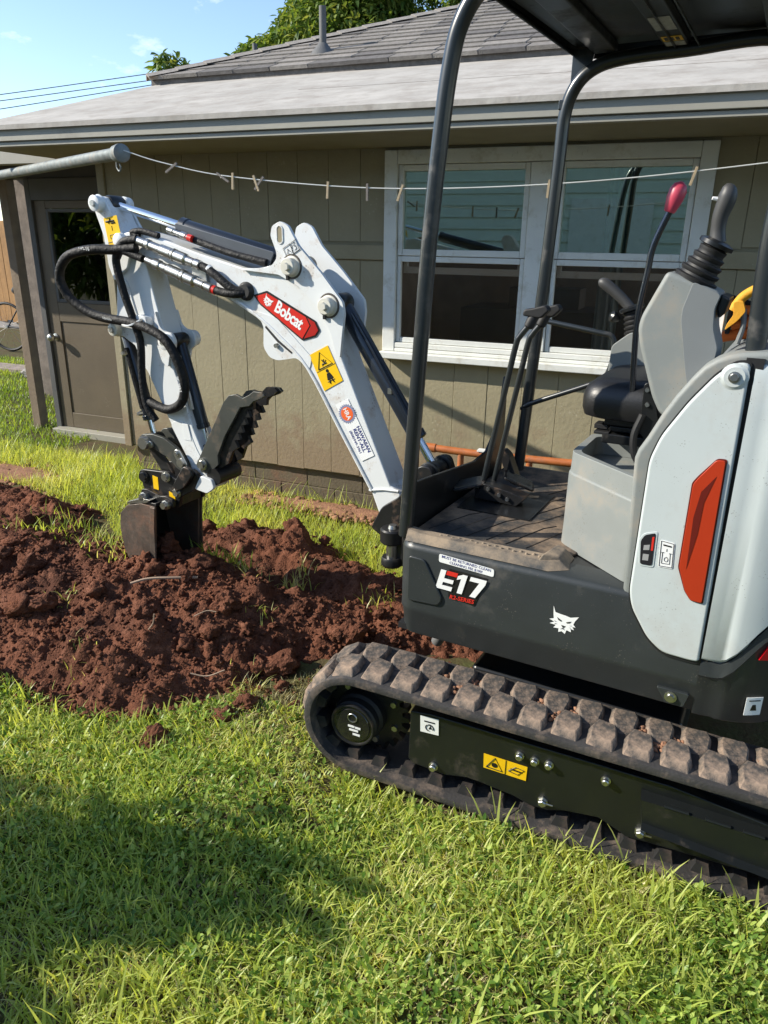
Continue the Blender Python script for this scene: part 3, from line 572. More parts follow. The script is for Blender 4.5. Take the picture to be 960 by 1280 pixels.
# slanting porch ceiling of boards with rafters below
for k in range(9):
    a = -6.6+k*.33; HB().add([(a, WY+.15, 2.14), (a+.326, WY+.15, 2.14), (a+.326, 7.2, 2.50), (a, 7.2, 2.50), (a, WY+.15, 2.17), (a+.326, WY+.15, 2.17), (a+.326, 7.2, 2.53), (a, 7.2, 2.53)], [(0, 3, 2, 1), (4, 5, 6, 7), (0, 1, 5, 4), (2, 3, 7, 6), (1, 2, 6, 5), (0, 4, 7, 3)]).build('ceiling_board', ceil_m)
for a in (-6.3, -5.6, -4.9, -4.2):
    HB().add([(a, WY+.16, 2.06), (a+.06, WY+.16, 2.06), (a+.06, 7.2, 2.42), (a, 7.2, 2.42), (a, WY+.16, 2.137), (a+.06, WY+.16, 2.137), (a+.06, 7.2, 2.497), (a, 7.2, 2.497)], [(0, 3, 2, 1), (4, 5, 6, 7), (0, 1, 5, 4), (2, 3, 7, 6), (1, 2, 6, 5), (0, 4, 7, 3)]).build('rafter', soffit_m)
HB().bb((-6.6, WY+.02, 2.05), (-4.05, WY+.10, 2.19)).build('porch_fascia', fascia_m, bevel=.004)
# ================================================================== YARD THINGS
# timber fence beyond the porch
fence = tag(empty('timber_fence', (-12.0, 10.4, 0)), 'orange brown timber board fence far behind the porch post', 'fence')
fb = MB().bb((0, 0, 0), (.145, .022, 1.72)); fm = []
for m_ in (wood_fence, wood_old):
    me = fb.mesh('fence_board'); me.materials.append(m_); fm.append(me)
for k in range(40):
    o = link('fence_board', fm[0] if k < 32 else fm[1], fence, (-2.6+k*.155, random.uniform(0, .008)-.012*k, random.uniform(-.02, .03)+.12), (0, 0, -.08))
for zz in (.45, 1.5): MB().add([(-2.6, .06, zz), (3.6, -.42, zz), (3.6, -.38, zz), (-2.6, .10, zz), (-2.6, .06, zz+.08), (3.6, -.42, zz+.08), (3.6, -.38, zz+.08), (-2.6, .10, zz+.08)], [(0, 3, 2, 1), (4, 5, 6, 7), (0, 1, 5, 4), (2, 3, 7, 6), (1, 2, 6, 5), (0, 4, 7, 3)]).build('fence_rail', wood_old, fence)
MB().bb((-3, -.2, -.02), (4, .3, .115)).build('fence_footing', mat('pale concrete', (.4, .36, .33), .9, var=.15), fence)
# stone edging strip beyond the shaded lawn
strip = MB().bb((-10.5, 6.75, -.03), (-5.2, 7.05, .04)).build('stone_edging', mat('pinkish path stone', (.34, .27, .24), .9, var=.2, scale=9, bump=.4, bscale=40), bevel=.01); tag(strip, kind='structure')
st = bpy.data.meshes.new('edge_stone'); b = clod_mesh(.12, 50, 3); b.to_mesh(st); b.free(); st.materials.append(mat('grey field stone', (.32, .30, .28), .9, var=.2)); shade(st)
tag(link('edge_stone', st, None, (-7.3, 6.60, .04)), 'grey rounded stone on the edging strip behind the porch post', 'stone')
# bicycle
bike = tag(empty('bicycle', (-9.22, 8.05, 0), R(8)), 'dark bicycle parked behind the porch, half hidden by the post', 'bicycle')
for wx in (0, 1.02):
    wh = [(wx+.33*math.cos(t), 0, .35+.33*math.sin(t)) for t in np.linspace(0, 2*math.pi, 33)]
    w = MB().tube(wh, .020, 8, False).build('tyre', blk_plain, bike); mb = MB()
    for k in range(14): mb.cyl((wx, 0, .35), (wx+.32*math.cos(k*.449), 0, .35+.32*math.sin(k*.449)), .0015, n=4)
    mb.cyl((wx, -.04, .35), (wx, .04, .35), .02, n=10).build('spokes', zinc, w)
fr = MB().tube([(0, 0, .35), (.40, 0, .33), (.30, 0, .78), (.88, 0, .80), (.40, 0, .33)], .016, 8).tube([(0, 0, .35), (.31, 0, .74)], .010, 8).tube([(1.02, 0, .35), (.90, 0, .72), (.86, 0, .96)], .015, 8).build('frame', blk, bike)
MB().tube([(.80, -.28, 1.0), (.86, -.1, .98), (.86, .1, .98), (.80, .28, 1.0)], .013, 8).build('handlebar', blk, bike)
MB().rings((.17, 0, .86), (.44, 0, .87), [(0, .03), (.2, .07), (.5, .06), (.8, .025), (1, .015)]).build('saddle', blk_plain, bike)
# red kettle grill glimpsed through the door glass is not built: only its red glint is seen
# clothesline post with cross pipe
P1, P0 = Vector((-2.455, 2.872, 1.945)), Vector((-4.9, 4.10, 1.945)); pd = (P1-P0).normalized()
clp = tag(empty('clothesline_post', (-4.3, 3.80, 0)), 'galvanised clothesline cross pipe sticking in from the left below the eave', 'clothesline post'); co = Vector((-4.3, 3.80, 0))
MB().cyl(P0-co, P1-co, .0265, n=20).build('cross_pipe', galv, clp)
e1 = P1-co; MB().rings(e1-pd*.045, e1+pd*.028, [(0, .031), (.1, .035), (.45, .035), (.5, .032), (.55, .038), (.9, .038), (1, .026)]).build('end_cap', galv, clp)
hk = [e1-pd*.05+Vector((0, 0, -.03)), e1-pd*.05+Vector((.0, 0, -.055)), e1-pd*.05+Vector((.018, -.005, -.07)), e1-pd*.05+Vector((.03, -.01, -.055)), e1-pd*.05+Vector((.025, -.01, -.04))]; MB().tube(crom(hk, 5), .004, 6).build('hook', galv, clp)
# line
CL = crom([(-2.43, 2.865, 1.955), (-2.25, 2.90, 1.905), (-1.93, 2.95, 1.848), (-1.27, 3.04, 1.802), (-.55, 3.12, 1.818), (.16, 3.22, 1.885), (.9, 3.33, 1.99)], 10)
tag(MB().tube(CL, .0024, 6).build('clothesline', line_m), 'thin pale clothesline sagging from the pipe across the window', 'clothesline')
cpost = tag(empty('clothesline_post', (1.2, 3.37, 0)), 'galvanised clothesline post out of view at the right end of the line', 'clothesline post')
MB().cyl((0, 0, 0), (0, 0, 2.03), .03).build('pole', galv, cpost); MB().cyl((-.35, -.05, 1.99), (.4, .05, 1.99), .028).build('cross_pipe', galv, cpost)
def on_line(px):                                                 # the line point seen straight above a given share of its length
    return Vector(CL[px][:3])
CLX = np.array([p[0] for p in CL])
pinA = MB().add([(-.006, -.005, .018), (.006, -.005, .018), (.006, .0, .018), (-.006, .0, .018), (-.006, -.006, -.055), (.006, -.006, -.055), (.006, -.001, -.055), (-.006, -.001, -.055)], [(0, 1, 2, 3), (4, 7, 6, 5), (0, 4, 5, 1), (2, 6, 7, 3), (1, 5, 6, 2), (0, 3, 7, 4)]).mesh('half'); pinB = pinA.copy(); pinC = pinA.copy()
for me, m_ in ((pinA, pin_m), (pinC, pin_g)): me.materials.append(m_)
def pin(xw, tilt, grey, label, up_=.0):
    z = float(np.interp(xw, CLX, [p[2] for p in CL])); y = float(np.interp(xw, CLX, [p[1] for p in CL])); r = tag(empty('clothespin', (xw, y, z+up_)), label, 'clothespin', 'clothespins on the line'); r.rotation_euler = (0, tilt, .12); r.scale = (.72, .8, .9)
    a = link('half', pinC if grey else pinA, r); b = link('half', a.data, r, (0, .0012, 0), (.0, 0, math.pi)); MB().cyl((-.0075, 0, -.012), (.0075, 0, -.012), .0035, n=8).build('spring', zinc, r)
for a in [(-2.20, 1.0, 1, 'grey weathered clothespin lying along the line nearest the pipe end'), (-1.99, -1.0, 1, 'grey clothespin tilted on the line between pipe and first upright pin'), (-1.93, .05, 0, 'first upright pale clothespin counted from the pipe end'), (-1.83, -.35, 0, 'slanting pale clothespin paired with a grey one above the arm cylinder'), (-1.80, .7, 1, 'grey clothespin crossing behind a slanting pale one'),
          (-1.505, .06, 0, 'upright pale clothespin above the boom lifting ear'), (-1.335, .0, 1, 'grey upright clothespin just left of the window'), (-1.19, .35, 0, 'slanting pale clothespin in front of the window left edge'), (-.605, .06, 0, 'upright pale clothespin in front of the window mullion'), (-.085, .25, 0, 'pale clothespin right above the red lever knob')]: pin(*a)
# orange pipe rack behind the machine
rk = tag(empty('orange_rail', (-1.2, 3.6, 0)), 'orange rusty pipe rail standing behind the machine by the wall', 'rail')
MB().tube(crom([(-.03, 0, .575), (.3, 0, .572), (.9, 0, .585), (1.3, 0, .59)], 4), .020, 12).build('rail', orange_rail, rk)
MB().cyl((-.045, 0, .575), (.02, 0, .5745), .0235).build('end_sleeve', orange_rail, rk)
for px_ in (.16, .52, 1.2): MB().cyl((px_, .0, -.02), (px_, .0, .56), .017, n=12).build('leg', orange_rail, rk)
MB().bb((.25, -.022, .589), (.29, .022, .597)).build('strap', white_stk, rk)
# neighbouring house behind the camera (seen only mirrored in the window)
nb = tag(empty('neighbour_house', (0, -5.2, 0)), 'pale lap sided neighbouring house standing across the lawn', 'house')
for k in range(15):
    z = .3+k*.19; MB().add([(-11, 0, z), (5, 0, z), (5, -.03, z+.192), (-11, -.03, z+.192), (-11, -.05, z), (5, -.05, z)], [(0, 1, 2, 3), (0, 4, 5, 1)]).build('lap_board', lapw, nb)
MB().bb((-11.2, -3, 3.15), (5.2, .35, 3.35)).build('roof_edge', fascia_m, nb); MB().bb((-11, -.3, 0), (5, -.05, .3)).build('foundation', found_m, nb); MB().bb((-2.2, -.06, 1.0), (-.9, .03, 2.3)).build('window', trim_w, nb)
# ================================================================== TREES
def crown_mesh(name, blobs, n, size, m, parent, flat=.6):
    P = []; N = 0
    for (c, r, w) in blobs:
        k = int(n*w); d = rng.normal(size=(k, 3)); d /= np.linalg.norm(d, axis=1)[:, None]; rad = (.35+.65*rng.random(k)**.45)[:, None]; P.append(np.array(c)+d*rad*np.array(r))
    P = np.concatenate(P); n = len(P); hole = np.array([mnoise.noise(Vector(p*1.9/ max(size*14, .6))) for p in P]); P = P[hole > -.22]; n = len(P)
    s = size*rng.uniform(.6, 1.3, n); az = rng.uniform(0, 2*np.pi, n); tl = rng.normal(-.5, .5, n); u = np.stack([np.cos(az)*np.cos(tl), np.sin(az)*np.cos(tl), np.sin(tl)], 1); w = np.stack([-np.sin(az), np.cos(az), rng.uniform(-.7, .7, n)], 1); V = np.zeros((n, 6, 3))
    for k, (a, b, z) in enumerate([(0, 0, 0), (.3, .18, .03), (.7, .15, .02), (1.1, 0, -.12), (.7, -.15, .02), (.3, -.18, .03)]): V[:, k] = P+u*(a*s)[:, None]+w*(b*s)[:, None]+np.array([0, 0, 1])*(z*s)[:, None]
    B = (np.arange(n)*6)[:, None, None]; Fq = (B+np.array([[0, 1, 2, 3], [0, 3, 4, 5]])[None]).reshape(-1, 4); return npmesh(name, V.reshape(-1, 3), Fq, np.repeat(rng.random(n), 6), m, parent)
def tree(name, base, blobs, n, size, trunk, label, tr=.16):
    t = tag(empty(name, base), label, 'tree'); crown_mesh('crown', blobs, n, size, tree_leaf, t); mb = MB(); path = crom(trunk, 6); mb.tube(path, [tr*(1-.6*i/len(path)) for i in range(len(path))], 9)
    for (c, r, w) in blobs:
        s = Vector(trunk[-1]); e = Vector(c); j_ = min(.3, tr*1.5); m_ = (s+e)/2+Vector((random.uniform(-j_, j_), random.uniform(-j_, j_), .3*j_)); mb.tube(crom([s, m_, e], 5), [tr*.42*(1-.08*i) for i in range(11)], 7)
    mb.build('trunk', bark, t); return t
tree('mango_tree', (-5.6, 12.4, 0), [((-.2, 0, 4.55), (1.3, 1.2, .75), .3), ((-1.35, -.3, 4.15), (.75, .8, .55), .18), ((1.2, .2, 4.75), (1.3, 1.2, .8), .26), ((.3, 0, 5.4), (1.5, 1.2, .7), .2), ((2.6, .3, 4.9), (1.2, 1, .8), .16)], 52000, .12, [(0, 0, 0), (.1, 0, 1.6), (0, 0, 3.2), (.1, 0, 3.9)], 'big leafy tree rising behind the shingle roof ridge')
tree('small_tree', (-7.1, 9.47, 0), [((0, 0, 3.78), (.22, .3, .17), .6), ((.28, 0, 3.72), (.25, .3, .13), .4)], 420, .13, [(0, 0, 0), (.05, 0, 1.7), (0, 0, 3.3)], 'small tree top peeping over the left roof corner', .06)
tree('yard_tree', (-10.3, -1.5, 0), [((0, 0, 1.9), (1.6, 1.3, 1.3), .45), ((1.2, .5, 2.2), (1.2, 1.1, 1.0), .3), ((-1.2, -.5, 2.4), (1.2, 1.1, 1.0), .25)], 12000, .20, [(0, 0, 0), (.1, 0, .8), (0, 0, 1.5)], 'leafy yard tree mirrored in the porch door glass', .1)
def bush(name, base, blobs, n, size, label):
    t = tag(empty(name, base), label, 'shrub'); crown_mesh('foliage', blobs, n, size, tree_leaf, t)
    mb = MB()
    for (c, r, w) in blobs: mb.tube(crom([(0, 0, -.03), (c[0]*.4, c[1]*.4, c[2]*.5), c], 5), [.03*(1-.07*i) for i in range(11)], 7)
    mb.build('stem', bark, t); return t
SHRUBS = [('shadow_shrub', (-3.50, .24, 0), [((0, 0, .95), (.42, .42, .55), .4), ((.25, .06, 1.30), (.36, .30, .34), .3), ((-.15, -.1, .5), (.45, .4, .4), .3)], 2300, .11, 'unseen leafy shrub added at the left to cast the lawn shadow'),
          ('shadow_shrub', (-2.2, .26, 0), [((0, 0, .42), (.32, .24, .34), 1)], 900, .10, 'low unseen shrub added at the left to shade the near lawn corner')]
for s_ in SHRUBS: bush(*s_)  # both stand out of view, added to cast the shadows on the lawn
bush('tall_shrub', (-7.0, 7.9, 0), [((0, 0, 1.5), (.9, .6, .9), .4), ((.6, .2, 2.2), (.8, .6, .7), .3), ((-.5, 0, 1.0), (.7, .5, .7), .15), ((.9, 0, 1.1), (.7, .5, .8), .15)], 6500, .15, 'tall green shrub seen through the porch door glass')
# overhead wires
for k, (a, b) in enumerate([((-14.55, 13.43, 4.43), (-12.14, 15.51, 5.06)), ((-14.57, 13.42, 4.31), (-12.16, 15.52, 4.93)), ((-14.6, 13.4, 4.15), (-12.18, 15.5, 4.83))]):
    a, b = Vector(a), Vector(b); d = b-a; pts = [a-d*3, a-d*1.2+Vector((0, 0, .05)), a, b, b+d*2, b+d*5]
    tag(MB().tube(crom(pts, 5), .0085, 5).build('overhead_wire', blk_plain), ['top', 'middle', 'lowest'][k]+' thin overhead wire crossing the sky at the upper left', 'wire', 'overhead wires')
# ================================================================== MINI EXCAVATOR
# local frame of the upper body: x backwards along the machine's side, y across it away from the camera, z up
EA = R(6); S0 = Vector((-.22, 1.86, 0))
ex_ = Vector((math.cos(EA), -math.sin(EA), 0)); ey_ = Vector((math.sin(EA), math.cos(EA), 0))
exc = tag(empty('mini_excavator', S0, -EA), 'white and charcoal mini excavator with canopy on rubber tracks, digging beside the house', 'excavator')
def W2L(p): v = Vector(p)-S0; return Vector((v.dot(ex_), v.dot(ey_), v.z))
XR = (1, 0, 0); ZU = (0, 0, 1)
# ---- tracks ------------------------------------------------------------
C1, C2, RO = (-.785, .212), (.37, .158), .171
def track_path(n):
    """points and directions round the belt (outer face)"""
    dx, dz = C2[0]-C1[0], C2[1]-C1[1]; D = math.hypot(dx, dz); a = math.atan2(dz, dx); top = math.pi/2+a; L = [D, math.pi*RO, D, math.pi*RO]; T = sum(L); out = []
    for i in range(n):
        s = (i/n)*T
        if s < L[0]: k = s/D; p = (C1[0]+dx*k+RO*math.cos(top), C1[1]+dz*k+RO*math.sin(top)); nrm = top
        elif s < L[0]+L[1]: nrm = top-(s-L[0])/RO; p = (C2[0]+RO*math.cos(nrm), C2[1]+RO*math.sin(nrm))
        elif s < L[0]+L[1]+L[2]: k = (s-L[0]-L[1])/D; nrm = top-math.pi; p = (C2[0]-dx*k+RO*math.cos(nrm), C2[1]-dz*k+RO*math.sin(nrm))
        else: nrm = top-math.pi-(s-L[0]-L[1]-L[2])/RO; p = (C1[0]+RO*math.cos(nrm), C1[1]+RO*math.sin(nrm))
        out.append((p, nrm))
    return out
TW = .23
def make_belt():
    n = 148; P = track_path(n); mb = MB(); prof = [(0, -.012), (.004, -.002), (.014, .0), (TW/2, .002), (TW-.014, .0), (TW-.004, -.002), (TW, -.012), (TW-.002, -.024), (.002, -.024)]; k = len(prof); v = []; f = []
    for (p, a) in P:
        for (y, h) in prof: v.append((p[0]+h*math.cos(a), y, p[1]+h*math.sin(a)))
    for i in range(n):
        for j in range(k): f.append((i*k+j, i*k+(j+1) % k, ((i+1) % n)*k+(j+1) % k, ((i+1) % n)*k+j))
    mb.add(v, f); return mb
def lug_mesh(flip):
    """one tread block: low wedge with a broken-back plan, wide at the belt edge"""
    pl = [(-.040, .014), (.034, .010), (.042, .050), (.035, .122), (-.026, .132), (-.044, .078)]; tp = [(-.030, .036), (.024, .032), (.033, .058), (.027, .112), (-.018, .121), (-.033, .080)]; hb, ht = -.004, .0185
    if flip: pl = [(x, TW-y) for x, y in pl][::-1]; tp = [(x, TW-y) for x, y in tp][::-1]
    b = MB().add([(x, y, hb) for x, y in pl]+[(x, y, ht) for x, y in tp], [(5, 4, 3, 2, 1, 0), (6, 7, 8, 9, 10, 11)]+[(i, (i+1) % 6, (i+1) % 6+6, i+6) for i in range(6)])
    me = b.mesh('tread_lug'); me.materials.append(rubber_lug); return me
lugA, lugB = lug_mesh(False), lug_mesh(True)
dr = MB().add([(-.026, 0, -.02), (.026, 0, -.02), (.026, .05, -.02), (-.026, .05, -.02), (-.016, .004, -.052), (.016, .004, -.052), (.016, .046, -.052), (-.016, .046, -.052)], [(0, 1, 2, 3), (4, 7, 6, 5), (0, 4, 5, 1), (1, 5, 6, 2), (2, 6, 7, 3), (3, 7, 4, 0)]).mesh('drive_lug'); dr.materials.append(rubber_in)
NL = 36
def make_track(y0, near):
    t = link('crawler_track', None, exc, W2L((0, y0, 0)), (0, 0, EA))
    me = make_belt().mesh('crawler_track'); me.materials.append(rubber); shade(me, 50); COL.objects.unlink(t); bpy.data.objects.remove(t)
    t = link('crawler_track', me, exc, W2L((0, y0, 0)), (0, 0, EA))
    A = track_path(NL*2)
    for i, ((px, pz), a) in enumerate(A):
        o = link('tread_lug', lugA if i % 2 else lugB, t, (px, 0, pz), (0, math.pi/2-a, 0))
        if i % 2 == 0 or True:
            d = o.modifiers.new('bevel', 'BEVEL') if (near and px > -1.2) else None
            if d: d.width = .0022; d.segments = 1; d.harden_normals = False
    if near:
        for i, ((px, pz), a) in enumerate(A):
            if i % 2: link('drive_lug', dr, t, (px, .040, pz), (0, math.pi/2-a, 0))
    return t
tn = make_track(1.70, True); tf = make_track(2.77, False)
def TL(mb): return mb                                             # helper: track meshes are in world x, depth from the belt's outer edge, world z
def tpart(mb, name, m, **k): return mb.build(name, m, exc, loc=W2L((.006, 1.728, -.016)), rot=(0, 0, EA), **k)
fpoly = [(-.625, .305), (-.628, .135), (-.615, .119), (-.55, .113), (-.51, .109), (-.44, .122), (-.398, .118), (-.30, .104), (-.246, .087), (-.20, .088), (-.15, .103), (-.06, .112), (.0, .085), (.018, .075), (.08, .076), (.42, .075), (.44, .12), (.40, .215), (.347, .238), (.109, .279), (-.314, .299), (-.56, .311)]
tfm = tpart(MB().prism(fpoly, .022, .06), 'track_frame', frame_m, bevel=.004)
tpart(MB().bb((-.63, .0605, .10), (.40, .165, .27)), 'track_frame_core', blk_plain)
br = tpart(MB().add([(.038, .0215, .247), (.44, .0215, .222), (.44, -.010, .212), (.040, -.010, .237), (.052, -.010, .166), (.44, -.010, .118), (.052, .0215, .138), (.44, .0215, .090), (.052, -.034, .160), (.44, -.034, .112)], [(0, 1, 2, 3), (3, 2, 5, 4), (4, 5, 9, 8), (8, 9, 7, 6), (0, 3, 4, 8, 6), (1, 7, 9, 5, 2)]), 'frame_bracket', frame_m)
for i, (a, b) in enumerate([((.10, .2435), (.16, .240)), ((.20, .2375), (.26, .2335)), ((.29, .232), (.34, .229))]):
    tpart(MB().cyl((a[0], -.008, a[1]-.008), (b[0], -.008, b[1]-.008), .005, n=8), 'weld_bead', frame_m)
for (x, z, r) in [(-.546, .130, .011), (-.292, .251, .010), (-.249, .246, .010), (-.209, .246, .010), (-.054, .244, .010), (-.215, .116, .012), (.053, .106, .012)]:
    tpart(MB().rings((x, .022, z), (x, .006, z), [(0, r*1.35), (.18, r*1.35), (.2, r), (.85, r), (1, r*.75)], 6 if r > .0115 else 12), 'bolt', zinc)
    if r > .0115: tpart(MB().cyl((x+.01, .012, z+.002), (x+.03, .012, z+.001), .0025, n=6), 'lock_pin', zinc)
tpart(MB().prism([(-.593, .301), (-.536, .301), (-.534, .246), (-.591, .245)], .0195, .0205), 'decal', white_stk)
tpart(MB().prism([(-.58, .287), (-.547, .287), (-.547, .283), (-.58, .283)], .0185, .0192).tube([(-.563+.012*math.cos(t), .019, .265+.011*math.sin(t)) for t in np.linspace(-.5, 4.6, 12)], .0018, 5).prism([(-.566, .26), (-.556, .262), (-.560, .274)], .0185, .0192), 'decal_print', ink)
tpart(MB().prism([(-.395, .227), (-.267, .219), (-.268, .171), (-.393, .178)], .0195, .0205), 'warning_decal', yel)
def outline_tri(a, b, c, y, w): return MB().tube([(p[0], y, p[1]) for p in (a, b, c, a)], w, 4)
mb = outline_tri((-.385, .184), (-.338, .181), (-.361, .221), .019, .0016); mb.prism([(-.366+.009*math.cos(t)+.005, .196+.008*math.sin(t)) for t in np.linspace(0, 5.8, 10)], .0185, .0192); mb.tube([(-.329, .019, .223), (-.329, .019, .1745)], .0011, 4)
mb.tube([(-.32, .019, .190), (-.300, .019, .208), (-.275, .019, .204), (-.292, .019, .184), (-.32, .019, .190)], .0014, 4); mb.prism([(-.314, .201), (-.280, .197), (-.280, .193), (-.314, .196)], .0185, .0192); tpart(mb, 'warning_print', ink)
# idler / drive wheel end with travel motor cover
hub = tpart(MB().rings((-.808, .13, .210), (-.808, .012, .210), [(0, .125), (.35, .125), (.36, .082), (.62, .082), (.70, .074), (.9, .074), (.93, .070), (1, .066)], 40), 'travel_motor', blk_plain)
tpart(MB().rings((-.808, .012, .210), (-.808, .006, .210), [(0, .064), (.5, .064), (.5, .058), (1, .056)], 40), 'motor_cover', mat('gloss black cover', (.018, .018, .017), .16, var=.3, coat=.5))
tpart(MB().tube([(-.808+.069*math.cos(t), .009, .210+.069*math.sin(t)) for t in np.linspace(0, 2*math.pi, 41)], .005, 8, False), 'cover_ring', steel_dk)
tpart(MB().tube([(-.808+.015*math.cos(t), .0045, .238+.014*math.sin(t)) for t in np.linspace(0, 2*math.pi, 21)], .0018, 5, False), 'filler_plug', zinc)
for (x, z, w) in [(-.822, .205, .022), (-.798, .203, .018), (-.818, .192, .03), (-.806, .178, .024)]: tpart(MB().prism([(x, z), (x+w, z-.001), (x+w, z+.005), (x, z+.006)], .0035, .0055), 'cover_print', white_stk)
sp = MB(); sv = []
for k in range(22):
    t = 2*math.pi*k/22
    for dt, r in ((-.09, .118), (-.05, .140), (.05, .140), (.09, .118)): sv.append((-.79+r*math.cos(t+dt), .218+r*math.sin(t+dt)))
sprk = tpart(sp.prism(sv, .085, .115), 'sprocket', steel_dk)
for k in range(7):
    t = .5+k*.9; tpart(MB().rings((-.79+.100*math.cos(t), .085, .218+.100*math.sin(t)), (-.79+.100*math.cos(t), .077, .218+.100*math.sin(t)), [(0, .011), (1, .010)], 6), 'sprocket_bolt', zinc)
tpart(MB().rings((.37, .16, .17), (.37, .05, .17), [(0, .13), (.4, .132), (.45, .06), (1, .05)], 28), 'idler', steel_dk)
for x in (-.45, -.18, .09): tpart(MB().rings((x, .19, .075+(.0 if x < 0 else -.012)), (x, .07, .075), [(0, .042), (.2, .05), (.4, .03), (.6, .03), (.8, .05), (1, .042)], 18), 'track_roller', steel_dk)
# undercarriage and slew ring
MB().bb((-.30, .10, .16), (.34, .88, .34)).build('undercarriage', blk, exc, bevel=.02); MB().cyl((0, .49, .33), (0, .49, .45), .30, n=40).build('slew_ring', blk_plain, exc); MB().tube(crom([(-.37, .20, .46), (-.40, .21, .41), (-.44, .22, .37), (-.48, .24, .30)], 5), .020, 12).build('drain_hose', mat('grey hose', (.16, .16, .16), .5, var=.2), exc)
MB().bb((-.52, .02, .452), (.40, .96, .47)).build('belly_plate', blk_plain, exc)
# ---- charcoal skirt ------------------------------------------------------
def arc(cx, cy, r, a0, a1, n): return [(cx+r*math.cos(a0+(a1-a0)*k/n), cy+r*math.sin(a0+(a1-a0)*k/n)) for k in range(n+1)]
def sweep(path, prof, closed=False):
    """prof: list of (inset, z); path in plan, inset to the left of travel"""
    n = len(path); k = len(prof); v = []; f = []
    for i in range(n):
        a, b = Vector(path[max(i-1, 0)]), Vector(path[min(i+1, n-1)]); t = (b-a).normalized(); nn = Vector((-t.y, t.x))
        for j, pz in enumerate(prof):
            q = pz(i) if callable(pz) else pz; v.append((path[i][0]+nn.x*q[0], path[i][1]+nn.y*q[0], q[1]))
    for i in range(n-1):
        for j in range(k-1): f.append((i*k+j, i*k+j+1, (i+1)*k+j+1, (i+1)*k+j))
    return MB().add(v, f)
front = [(x, .98) for x in (.36, 0, -.42)]+arc(-.42, .88, .10, math.pi/2, math.pi, 6)+[(-.52, .5)]+arc(-.465, .055, .055, math.pi, 1.5*math.pi, 8)+[(x, 0) for x in (-.44, -.40, -.3, -.1, .1, .25, .3605)]
skirt = sweep(front, [(.035, .447), (.016, .450), (.012, .458), (.003, .528), (-.001, .536), (.0, .545), (.0, .735), (.004, .747), (.014, .755), (.10, .756)]).build('side_skirt', charcoal, exc)
# stepped relief at the front corner of the skirt and the crease running back
MB().prism(rnd([(-.478, .718), (-.425, .716), (-.362, .60), (-.375, .575), (-.478, .570)], .012), -.0075, .001).build('skirt_relief', charcoal, exc, bevel=.0055, seg=3)
MB().prism(rnd([(.262, .503), (.345, .503), (.335, .462), (.29, .462)], .006), -.0035, .01).build('bolt_recess', charcoal, exc, bevel=.003)
MB().rings((.301, -.003, .483), (.301, -.014, .483), [(0, .016), (.3, .016), (.35, .0105), (1, .009)], 12).build('bolt', zinc, exc)
# ---- deck ---------------------------------------------------------------
MB().prism([(-.515, .03), (-.505, .95), (.36, .95), (.36, .03)], .749, .7545, 'xy').build('deck_plate', blk, exc)
MB().prism(rnd([(-.505, .075), (-.50, .93), (.0, .93), (.0, .22), (-.05, .085)], .02), .7555, .763, 'xy').build('floor_mat', mat_floor, exc, bevel=.003)
for k in range(6):
    x0_ = -.47+k*.062; pts = [(x0_+.0, .12, .764), (x0_+.06, .30, .764), (x0_+.09, .34, .764), (x0_+.22, .62, .764), (x0_+.30, .80, .764)]; pts = [p for p in pts if p[0] < -.02]
    MB().tube(pts, .0016, 5).build('mat_rib', MATS['dusty floor mat'] if k % 2 else blk_plain, exc)
lip = MB().add([(-.500, .012, .756), (-.06, .012, .756), (-.01, .05, .756), (-.025, .10, .756), (-.500, .075, .756), (-.496, .022, .792), (-.46, .026, .783), (-.075, .028, .776), (-.04, .055, .776), (-.05, .085, .776), (-.46, .068, .779), (-.496, .066, .785)], [(0, 1, 7, 6, 5), (1, 2, 8, 7), (2, 3, 9, 8), (3, 4, 11, 10, 9), (4, 0, 5, 11), (5, 6, 10, 11), (6, 7, 9, 10), (7, 8, 9)]).build('step_edge', mat('dusty step edge', (.075, .075, .072), .7, var=.15, dirt=(.30, .23, .16), dirt_amt=.5, dirt_scale=9, bump=.1, bscale=150), exc, bevel=.003)
for k in range(17): MB().rings((-.40+k*.019, .048+.008*(k % 2), .7765), (-.40+k*.019, .048+.008*(k % 2), .7825), [(0, .0055), (1, .0035)], 8).build('grip_stud', MATS['dusty step edge'], exc)
MB().add([(-.105, .02, .757), (-.02, .06, .757), (-.02, .14, .757), (-.075, .17, .757), (-.085, .035, .795), (-.045, .06, .785), (-.045, .13, .785), (-.075, .15, .785)], [(0, 1, 5, 4), (1, 2, 6, 5), (2, 3, 7, 6), (3, 0, 4, 7), (4, 5, 6, 7)]).build('mat_clip', MATS['dusty step edge'], exc, bevel=.006)
MB().prism([(.045, .675), (.05, .915), (.2, .90), (.6, .853), (.72, .862), (.80, .92), (.85, 1.02), (.875, 1.12), (.90, 1.12), (.90, .675)], -.528, -.516, 'yz').build('front_guard', blk, exc, bevel=.002)
